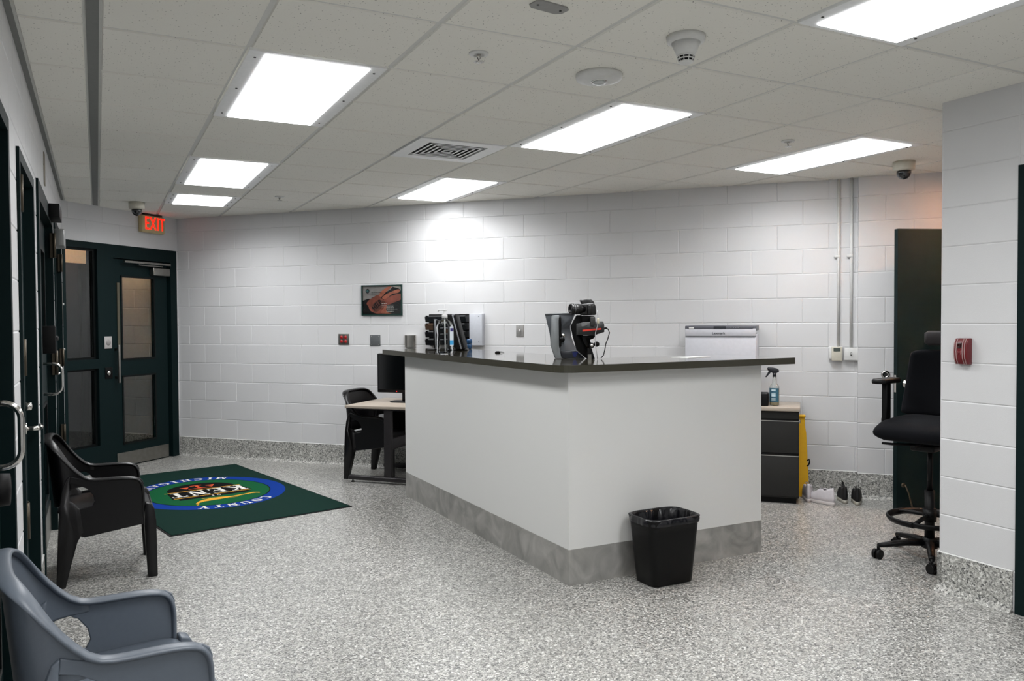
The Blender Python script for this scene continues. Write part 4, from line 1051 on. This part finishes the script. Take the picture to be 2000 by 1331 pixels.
def slanted_screen(x, y, rz, h, w, tilt, label, thick=.03):
    t = thing('terminal_screen', label, 'monitor', (x, y, CT), rz)
    M = Matrix.Translation((0, 0, .008)) @ Matrix.Rotation(tilt, 4, 'Y')
    b = MB().m(M_BLACKM); b.prism([(-thick, .035), (-thick*.7, .006), (0, .006), (0, h), (-thick*.55, h), (-thick, h*.75)], -w/2, w/2, 'y', bev=.004, M=M); b.build('housing', t)
    MB().m(mat('silver_edge', '#9b9da2', .35, .5)).box(0, .012, -w/2, w/2, .004, h-.004, bev=.003, M=M).build('bezel', t)
    MB().m(M_BLACKM).box(.012, .032, -w/2, w/2, .0, h-.01, bev=.003, M=M).build('front_glass', t)
    MB().m(M_BLACK).rloft([(-.01, 0, 0, .06, .07, .02), (-.01, 0, .012, .055, .065, .02)]).build('base', t)
slanted_screen(2.675, 6.12, R(-31), .295, .22, R(-14.5), 'black slanted screen seen edge-on, right of the sanitizer bottle', .05)
slanted_screen(2.515, 6.30, R(-27), .25, .16, R(-2), 'slim black screen just behind the sanitizer bottle, left of the slanted one', .012)
for k, (x, y, z) in enumerate(((2.85, 6.37, .0), (2.85, 6.37, .043))):
    o = MB().m(mat('blue_tape', '#0f3f68', .35)).lathe([(.010, 0), (.021, .002), (.024, .010), (.024, .032), (.021, .040), (.010, .042)], n=28).build('blue_roll')
    tag(o, ('lower blue roll', 'upper blue roll')[k]+' of the two stacked behind the slanted black screen', 'roll', 'stacked blue rolls', (x, y, CT+z))
t = thing('small_clip', 'small black clip lying on the stone counter top', 'clip', (2.66, 5.43, CT), R(-25))
MB().m(M_BLACK).rloft([(0, 0, 0, .020, .009, .008), (0, 0, .006, .022, .010, .009), (0, 0, .014, .012, .006, .005)]).build('body', t)
MB().m(M_BLACK).tube([(.018, 0, .008), (.035, 0, .006), (.048, .003, .004)], [.004, .003, .002], 8).build('tip', t)
t = thing('paper_sheet', 'thin sheet of paper lying on the counter in front of the printer', 'paper', (3.36, 4.07, CT), R(8))
MB().m(mat('paper_white', '#c5c5c2', .6)).box(-.10, .11, -.07, .07, .0, .002).build('sheet', t)

# monitor arm stand, photo stand and camera: local frame facing the viewer (x right, y away)
K = .0032
def cx_(px): return (px-1100)*K
def cz_(py): return (700-py)*K
SX, SY, SR = 2.615, 4.33, R(-27.1)
def loc_at(px, dy=0.):
    return (SX+math.cos(SR)*cx_(px)-math.sin(SR)*dy, SY+math.sin(SR)*cx_(px)+math.cos(SR)*dy)
def C_(x, y, ox): return (cx_(1020+x/7.83)-ox, cz_(560+y/7.83))
def display_stand():
    ox = cx_(1093); x, y = loc_at(1093, .075)
    t = thing('display_stand', 'grey tilted display unit seen from behind on the counter corner', 'monitor', (x, y, CT), SR)
    g1 = mat('display_grey', '#5d6166', .4, .2); g2 = mat('display_light', '#868a8c', .4, .2)
    P = lambda pts: [C_(a, b, ox) for a, b in pts]
    MB().m(g1).prism(P([(275, 415), (745, 400), (700, 500), (655, 600), (680, 760), (720, 900), (800, 1000), (890, 1092), (425, 1092), (362, 900), (355, 700)]), .0, .05, 'y', bev=.003).build('housing', t)
    MB().m(g2).prism(P([(272, 402), (750, 388), (745, 402), (275, 418)]), -.008, .052, 'y', bev=.001).build('top_edge', t)
    MB().m(g2).prism(P([(360, 500), (378, 432), (490, 432), (478, 500), (470, 900), (490, 960), (520, 1085), (435, 1088), (362, 905)]), -.05, .0, 'y', bev=.004).build('column', t)
    MB().m(M_BLACK).prism(P([(478, 470), (510, 440), (520, 560), (520, 900), (495, 930), (472, 915)]), -.045, .0, 'y', bev=.003).build('slot', t)
    a, b = C_(530, 800, ox); MB().m(M_BLACK).lathe([(0, -.05), (.017, -.048), (.019, 0)], (a, 0, b), 20, 'y').build('knob', t)
    a, b = C_(545, 745, ox); MB().m(M_CHROME).lathe([(0, -.03), (.012, -.028), (.012, 0)], (a, 0, b), 16, 'y').build('bolt', t)
    MB().m(mat('display_base', '#1b1e26', .3)).prism(P([(500, 985), (745, 975), (890, 1092), (530, 1092)]), -.03, .0, 'y', bev=.003).build('base', t)
    MB().m(mat('navy_detail', '#16246a', .4)).prism(P([(685, 990), (780, 990), (735, 1080), (700, 1060)]), -.034, -.028, 'y').build('blue_mark', t)
display_stand()
def photo_stand():
    ox = cx_(1134); x, y = loc_at(1134, -.02)
    t = thing('photo_stand', 'black photo stand with knobs holding a dark grey box under the camera', 'camera stand', (x, y, CT), SR)
    P = lambda pts: [C_(a, b, ox) for a, b in pts]
    MB().m(M_BLACKM).prism(P([(745, 430), (820, 430), (850, 560), (830, 740), (940, 800), (940, 960), (975, 1090), (890, 1092), (745, 960), (690, 760), (655, 600)]), .0, .04, 'y', bev=.004).build('upright', t)
    MB().m(M_BLACKM).prism(P([(900, 930), (960, 930), (1008, 1092), (885, 1092)]), -.05, .05, 'y', bev=.004).build('foot', t)
    a, b = C_(928, 1092, ox); MB().m(M_STEEL).box(a-.012, a+.010, -.058, -.05, 0, .030).build('foot_plate', t)
    MB().m(M_BLACKM).prism(P([(810, 740), (1020, 740), (1020, 755), (985, 790), (930, 800), (960, 860), (900, 920), (850, 860)]), -.03, .03, 'y', bev=.003).build('head', t)
    for (px_, py_, dy, m_) in ((960, 888, -.05, M_CHROME), (1042, 870, -.02, M_BLACK)):
        a, b = C_(px_, py_, ox); k = MB().m(M_BLACK).lathe([(0, dy-.016), (.015, dy-.014), (.017, dy), (.014, dy+.012), (.006, dy+.014), (.006, .02)], (a, 0, b), 20, 'y')
        if m_ is M_CHROME: k.m(M_CHROME).lathe([(0, dy-.019), (.009, dy-.018), (.010, dy-.0145)], (a, 0, b), 16, 'y')
        k.build('knob', t)
    a, b = C_(1042, 870, ox); MB().m(M_BLACKM).cyl((a-.045, -.0, b), (a, -.02, b), .005).build('knob_shaft', t)
    bx = MB().m(mat('flash_grey', '#333435', .5)).prism(P([(735, 560), (830, 540), (1030, 525), (1130, 525), (1150, 575), (1150, 690), (1060, 705), (1010, 740), (790, 730), (735, 725)]), -.055, .045, 'y', bev=.004).build('control_box', t)
    MB().m(mat('red_strip', '#d23a2a', .4)).prism(P([(820, 652), (1100, 627), (1102, 650), (822, 678)]), -.0565, -.054, 'y').build('red_label', bx)
    MB().m(mat('box_pale_grey', '#6d6e6f', .5)).prism(P([(805, 555), (880, 548), (895, 580), (830, 600), (805, 600)]), -.057, -.054, 'y').build('pale_patch', bx)  # paler grey patch on the front of the control box
    MB().m(M_DKGREY).prism(P([(935, 460), (1010, 455), (1015, 575), (990, 600), (940, 600)]), -.066, -.02, 'y', bev=.003).build('bracket', t)
    MB().m(M_BLACKM).prism(P([(815, 440), (1005, 440), (1000, 545), (815, 545)]), -.02, .02, 'y', bev=.003).build('camera_plate', t)
    pts = [C_(a, b, ox) for a, b in ((1148, 640), (1190, 628), (1225, 650), (1242, 700), (1220, 780), (1185, 870), (1170, 960), (1150, 1040), (1112, 1085))]
    q = MB().m(M_BLACKM).tube([(a, .0+.0*i, max(b, .005)) for i, (a, b) in enumerate(pts)], [.0075, .006]+[.0032]*7, 8); q.build('power_cable', t)
    pts = [C_(a, b, ox) for a, b in ((1040, 360), (1046, 430), (1048, 500), (1040, 600), (1010, 700), (1005, 800), (1012, 900), (1030, 1000), (1038, 1088))]
    MB().m(mat('cable_grey', '#a7a8aa', .4)).tube([(a, -.07, max(b, .004)) for a, b in pts], .0022, 8).build('thin_cable', t)
    a, b = C_(1050, 520, ox); MB().m(mat('plug_cream', '#c6c0ac', .4)).box(a-.006, a+.007, -.078, -.062, b-.016, b+.016, bev=.003).build('plug', t)
    return t
photo_stand()
def dslr():
    cpx = 1130; x, y = loc_at(cpx, -.02); ox = cx_(cpx)
    t = thing('slr_camera', 'black single-lens reflex camera on top of the photo stand', 'camera', (x, y, CT+cz_(615.6)), SR)
    z0 = cz_(615.6)
    def Q(a, b): p = C_(a, b, ox); return (p[0], p[1]-z0)
    P = lambda pts: [Q(a, b) for a, b in pts]
    cb = mat('camera_black', '#0a0a0b', .35, bump=(700, .2, .0006))
    MB().m(cb).prism(P([(800, 262), (1000, 245), (1028, 290), (1035, 430), (850, 436), (790, 425)]), -.035, .035, 'y', bev=.008).build('camera_body', t)
    MB().m(cb).prism(P([(785, 205), (820, 195), (880, 190), (955, 187), (975, 205), (1005, 228), (1010, 270), (830, 285), (808, 240)]), -.022, .028, 'y', bev=.006).build('viewfinder_hump', t)
    MB().m(cb).prism(P([(900, 280), (960, 270), (965, 420), (900, 425)]), -.052, -.03, 'y', bev=.006).build('grip', t)
    MB().m(mat('mode_dial', '#2e2f31', .4)).lathe([(.012, Q(0, 262)[1]), (.012, Q(0, 248)[1])], (Q(935, 0)[0], -.02, 0), 20).build('mode_dial', t)
    xa, zc = Q(640, 340); xb, _ = Q(860, 340)
    # lens axis: towards the left and a little to the viewer
    ax = Vector((-.93, -.36, 0)).normalized(); c = Vector((Q(850, 0)[0], -.01, zc)); M = Matrix.Translation(c) @ ax.to_track_quat('Z', 'Y').to_matrix().to_4x4()
    def L(prof, material, name):
        b = MB().m(material); b.lathe(prof, n=32)
        for v in b.bm.verts: v.co = M @ v.co
        return b.build(name, t)
    L([(.030, 0), (.031, .03), (.0325, .034), (.0325, .058), (.031, .062), (.034, .066), (.034, .088), (.031, .092), (.028, .090), (.022, .080)], cb, 'lens_barrel')
    L([(.0328, .0665), (.0346, .068), (.0346, .0705), (.0328, .072)], mat('lens_ring', '#77787a', .3, .6), 'lens_ring')
    L([(.0225, .080), (.014, .083), (0, .084)], mat('lens_glass', '#15161d', .04, coat=1.), 'front_glass')
dslr()

# ------------------------------------------------------------------ shoes
wsh = mat('shoe_white', '#c9c4c8', .5, noise=(60, .05)); wso = mat('sole_white', '#bdb6b4', .55); bsh = mat('shoe_black', '#0e0e10', .7, noise=(200, .3)); bso = mat('sole_pale', '#aaa79c', .55)
def shoe(material, sole, name, label, group, x, y, rz, lace=None, high=False, k=1.0, hk=1.2):
    """toe points to local +x"""
    t = thing(name, label, 'shoe', (x, y, 0), rz, group)
    n = 28; L = .145*k
    def foot(sc, dx=0., u=0):
        out = []
        for i in range(n):
            a = i*2*PI/n; c, s_ = math.cos(a), math.sin(a)
            wdt = .046 if c > 0 else .036; wdt = wdt*(1-.12*max(0, -c))
            out.append(((L*c*sc)+dx, wdt*s_*sc*(1+.10*math.sin(a)*c)*k))
        return out
    def ringed(b, secs, capt=True):
        rings = []
        for pts, zf in secs: rings.append([b.bm.verts.new((p[0], p[1], zf(p[0]))) for p in pts])
        for q, w_ in zip(rings, rings[1:]):
            for i in range(n): b._f([q[i], q[(i+1) % n], w_[(i+1) % n], w_[i]], True)
        b._f(rings[0][::-1])
        if capt: b._f(rings[-1])
        return rings
    b = MB().m(sole); ringed(b, [(foot(.95), lambda x_: .0+.006*max(0, x_/L-.6)), (foot(1.0), lambda x_: .008), (foot(1.0), lambda x_: .026), (foot(.96), lambda x_: .028)]); b.build('sole', t)
    def prof(f):   # upper height along the shoe
        def z(x_):
            q = (x_/L+1)/2
            hh = .050*(1-smooth((q-.34)/.36))+.058-.022*smooth((q-.74)/.26)
            if q < .16: hh += .008*(1-q/.16)
            elif q < .42: hh -= .020*math.sin(PI*(q-.16)/.26)
            return .024+(hh-.012)*f*k*hk
        return z
    u = MB().m(material)
    sc2 = lambda a, b, d=0.: [(p[0]*a+d, p[1]*b) for p in foot(1)]
    rings = ringed(u, [(foot(.96), lambda x_: .022), (sc2(.98, .99), prof(.30)), (sc2(.955, .95), prof(.62)), (sc2(.91, .84, -.002), prof(.85)), (sc2(.86, .72, -.006), prof(1.0))], capt=False)
    r = rings[-1]
    # opening: front part closed by the tongue, rear open with an inner sock
    inner = [u.bm.verts.new((v.co.x*.90-.003, v.co.y*.72, v.co.z-.004)) for v in r]
    for i in range(n): u._f([r[i], r[(i+1) % n], inner[(i+1) % n], inner[i]], True)
    low = [u.bm.verts.new((v.co.x*.95, v.co.y, (.036 if v.co.x < .0 else v.co.z-.004))) for v in inner]
    u.m(mat('shoe_lining', '#4c494b', .8) if material is not bsh else mat('shoe_lining_dark', '#060607', .9))
    for i in range(n): u._f([inner[i], inner[(i+1) % n], low[(i+1) % n], low[i]], True)
    u.m(material)
    # vamp closes the front, the rear stays open
    fr_ = [i for i in range(n) if inner[i].co.x >= .0]
    u._f(low); u.build('upper', t, fix=False)
    lc = MB().m(lace or material)
    for i in range(5):
        q = .50+.065*i; xx = (q*2-1)*L; zz = prof(1.0)(xx)+.002
        lc.tube([(xx, -.022*k, zz-.008), (xx+.003, 0, zz+.003), (xx, .022*k, zz-.008)], .0032, 6)
    lc.tube([(-.01, 0, prof(1.0)(-.01)), (-.018, .008, prof(1)(-.01)+.018), (-.006, .018, prof(1)(-.01)+.012), (.0, .005, prof(1)(0.0))], .003, 6)
    lc.build('laces', t)
    tg = MB().m(material); tg.prism([(-.03, .100*k), (-.02, .108*k), (.03, .088*k), (.065, .066*k), (.06, .058*k), (.0, .07*k)], -.018, .018, 'y', bev=.003); tg.build('tongue', t)
    if high:
        MB().m(material).tube([(-.05, 0, .09), (-.035, .0, .125), (-.02, .008, .150), (-.035, .012, .162), (-.045, .0, .150)], [.012, .010, .006, .005, .004], 8).build('pull_loop', t)
shoe(wsh, wso, 'white_sneaker', 'left white sneaker, heel towards the viewer, next to the cabinet', 'white sneakers', 5.098, 4.715, R(44))
shoe(wsh, wso, 'white_sneaker', 'right white sneaker, standing sideways between the other shoes', 'white sneakers', 5.068, 4.560, R(90), k=.95)
shoe(bsh, bso, 'black_sneaker', 'left black sneaker with a loop sticking up, beside the white sneaker', 'black sneakers', 5.290, 4.535, R(48), high=True, k=.92)
shoe(bsh, bso, 'black_sneaker', 'rightmost black sneaker at the end of the row of shoes', 'black sneakers', 5.335, 4.44, R(42), k=.92)

# ------------------------------------------------------------------ drafting chair
def drafting_chair():
    t = thing('drafting_chair', 'tall black drafting chair with footring, half hidden behind the white pier', 'chair', (4.44, 3.17, 0), math.atan2(-.24, -.97))
    # local +x = facing direction
    arms = [R(a)-math.atan2(-.24, -.97) for a in (146, 218, 290, 2, 74)]; RR = .295
    b = MB().m(M_BLACK)
    b.lathe([(.0, .135), (.035, .135), (.045, .12), (.045, .075), (.03, .07)], n=28); b.build('hub', t)
    for a in arms:
        c, s_ = math.cos(a), math.sin(a)
        lg = MB().m(M_BLACK).tube([(c*.03, s_*.03, .105), (c*.14, s_*.14, .100), (c*.25, s_*.25, .085), (c*RR, s_*RR, .078)], [.027, .023, .019, .016], 12, ell=(.85, 1.0), up=(0, 0, 1)).build('base_arm', t)
        cs = MB().m(M_BLACK); cs.cyl((c*RR, s_*RR, .04), (c*RR, s_*RR, .085), .008)
        px, py = -s_, c
        ang_ = a+.7; dx, dy = math.cos(ang_), math.sin(ang_)
        for e in (-1, 1):
            o_ = (c*RR+dx*.006-dy*e*.014, s_*RR+dy*.006+dx*e*.014, .0285)
            cs.cyl((o_[0]+dy*.009, o_[1]-dx*.009, .0285), (o_[0]-dy*.009, o_[1]+dx*.009, .0285), .0285, n=24)
        cs.box(-.02, .02, -.006, .006, .03, .06, bev=.003, M=Matrix.Translation((c*RR, s_*RR, 0)) @ Matrix.Rotation(ang_, 4, 'Z'))
        cs.build('caster', t)
    MB().m(M_BLACK).cyl((0, 0, .12), (0, 0, .42), .028).cyl((0, 0, .42), (0, 0, .68), .016).build('column', t)
    fr = MB().m(M_BLACK)
    ring = [(math.cos(k*PI/20)*.225, math.sin(k*PI/20)*.225, .245) for k in range(41)]
    fr.tube(ring, .016, 10, ell=(1.3, .75), up=None)
    for a in (0, 2*PI/3+.2, 4*PI/3+.2): fr.tube([(math.cos(a)*.03, math.sin(a)*.03, .27), (math.cos(a)*.12, math.sin(a)*.12, .262), (math.cos(a)*.22, math.sin(a)*.22, .247)], .013, 8)
    fr.cyl((0, 0, .235), (0, 0, .31), .038); fr.build('footring', t)
    MB().m(M_BLACK).box(-.10, .12, -.07, .07, .665, .705, bev=.01).box(.02, .24, -.012, .012, .70, .715).tube([(0, .06, .69), (.03, .20, .685), (.05, .27, .69)], [.008, .007, .011], 8).tube([(.10, -.06, .70), (.17, -.14, .70), (.20, -.2, .705)], .008, 8).build('tilt_mechanism', t)
    fab = mat('chair_fabric', '#06070c', .85, spec=.15, noise=(400, .3), bump=(900, .6, .001))
    s = MB().m(fab); N, Kk = 14, 10; top_, bot = [], []
    for i in range(N+1):
        u = i/N; x = -.22+.50*u; rt, rb = [], []
        for k in range(Kk+1):
            w_ = k/Kk*2-1; e = .55+.45*max(0, 1-abs(w_)**6)**.5; en = .5+.5*min(1, u/.10)**.5 if u < .10 else .45+.55*max(0, (1-u)/.10)**.5 if u > .90 else 1
            y = .245*w_*(.93+.07*math.sin(PI*u))
            zc = .795-.018*smooth((u-.75)/.25)
            rt.append(s.bm.verts.new((x, y, zc+.055*e*en+.008*math.cos(PI*(u-.2))))); rb.append(s.bm.verts.new((x, y, zc-.060*e*en)))
        top_.append(rt); bot.append(rb)
    for g in (top_, bot):
        for a, c in zip(g, g[1:]):
            for k in range(Kk): s._f([a[k], a[k+1], c[k+1], c[k]], True)
    for i in range(N):
        for k in (0, Kk): s._f([top_[i][k], top_[i+1][k], bot[i+1][k], bot[i][k]], True)
    for i in (0, N):
        for k in range(Kk): s._f([top_[i][k], top_[i][k+1], bot[i][k+1], bot[i][k]], True)
    bmesh.ops.remove_doubles(s.bm, verts=s.bm.verts, dist=.0005)
    s.build('seat', t, mods=[('SUBSURF', 1)])
    # curved backrest
    bk = MB().m(fab); rows = []
    for j in range(11):
        v = j/10; z = .84+.42*v; hw = .25-.04*v**2; bxx = -.215-.03*math.sin(PI*v*.9)-.05*v; row = []
        for k in range(9):
            w_ = k/8*2-1; row.append(bk.bm.verts.new((bxx+.055*w_*w_, hw*w_, z+(.0 if abs(w_) < .9 or 0 < j < 10 else (-.015 if j == 10 else .015)))))
        rows.append(row)
    for a, c in zip(rows, rows[1:]):
        for k in range(8): bk._f([a[k], a[k+1], c[k+1], c[k]], True)
    bk.build('backrest', t, mods=[('SOLIDIFY', .035), ('SUBSURF', 1)])
    MB().m(M_BLACK).tube([(-.08, 0, .69), (-.22, 0, .70), (-.285, 0, .80), (-.30, 0, 1.1), (-.315, 0, 1.30)], [.02, .022, .02, .016, .012], 10, ell=(.6, 1.4), up=(1, 0, 0)).build('back_post', t)
    MB().m(mat('headrest_fabric', '#171214', .8)).rloft([(-.265, 0, 1.285, .018, .12, .015), (-.265, 0, 1.30, .03, .14, .025), (-.265, 0, 1.36, .03, .14, .025), (-.265, 0, 1.375, .018, .12, .015)]).build('headrest', t)
    for sy in (-1, 1):
        MB().m(M_BLACK).box(.0, .06, sy*.25-.018, sy*.25+.018, .80, 1.055, bev=.008).box(-.01, .05, min(sy*.1, sy*.265), max(sy*.1, sy*.265), .70, .725, bev=.006).box(.01, .05, sy*.262-.012, sy*.262+.012, .71, .84, bev=.006).build('arm_post', t)
        MB().m(M_BLACK).rloft([(.03, sy*.25, 1.055, .125, .042, .035), (.03, sy*.25, 1.062, .13, .046, .04), (.03, sy*.25, 1.078, .13, .046, .04), (.03, sy*.25, 1.085, .122, .038, .032)]).build('arm_pad', t)
drafting_chair()
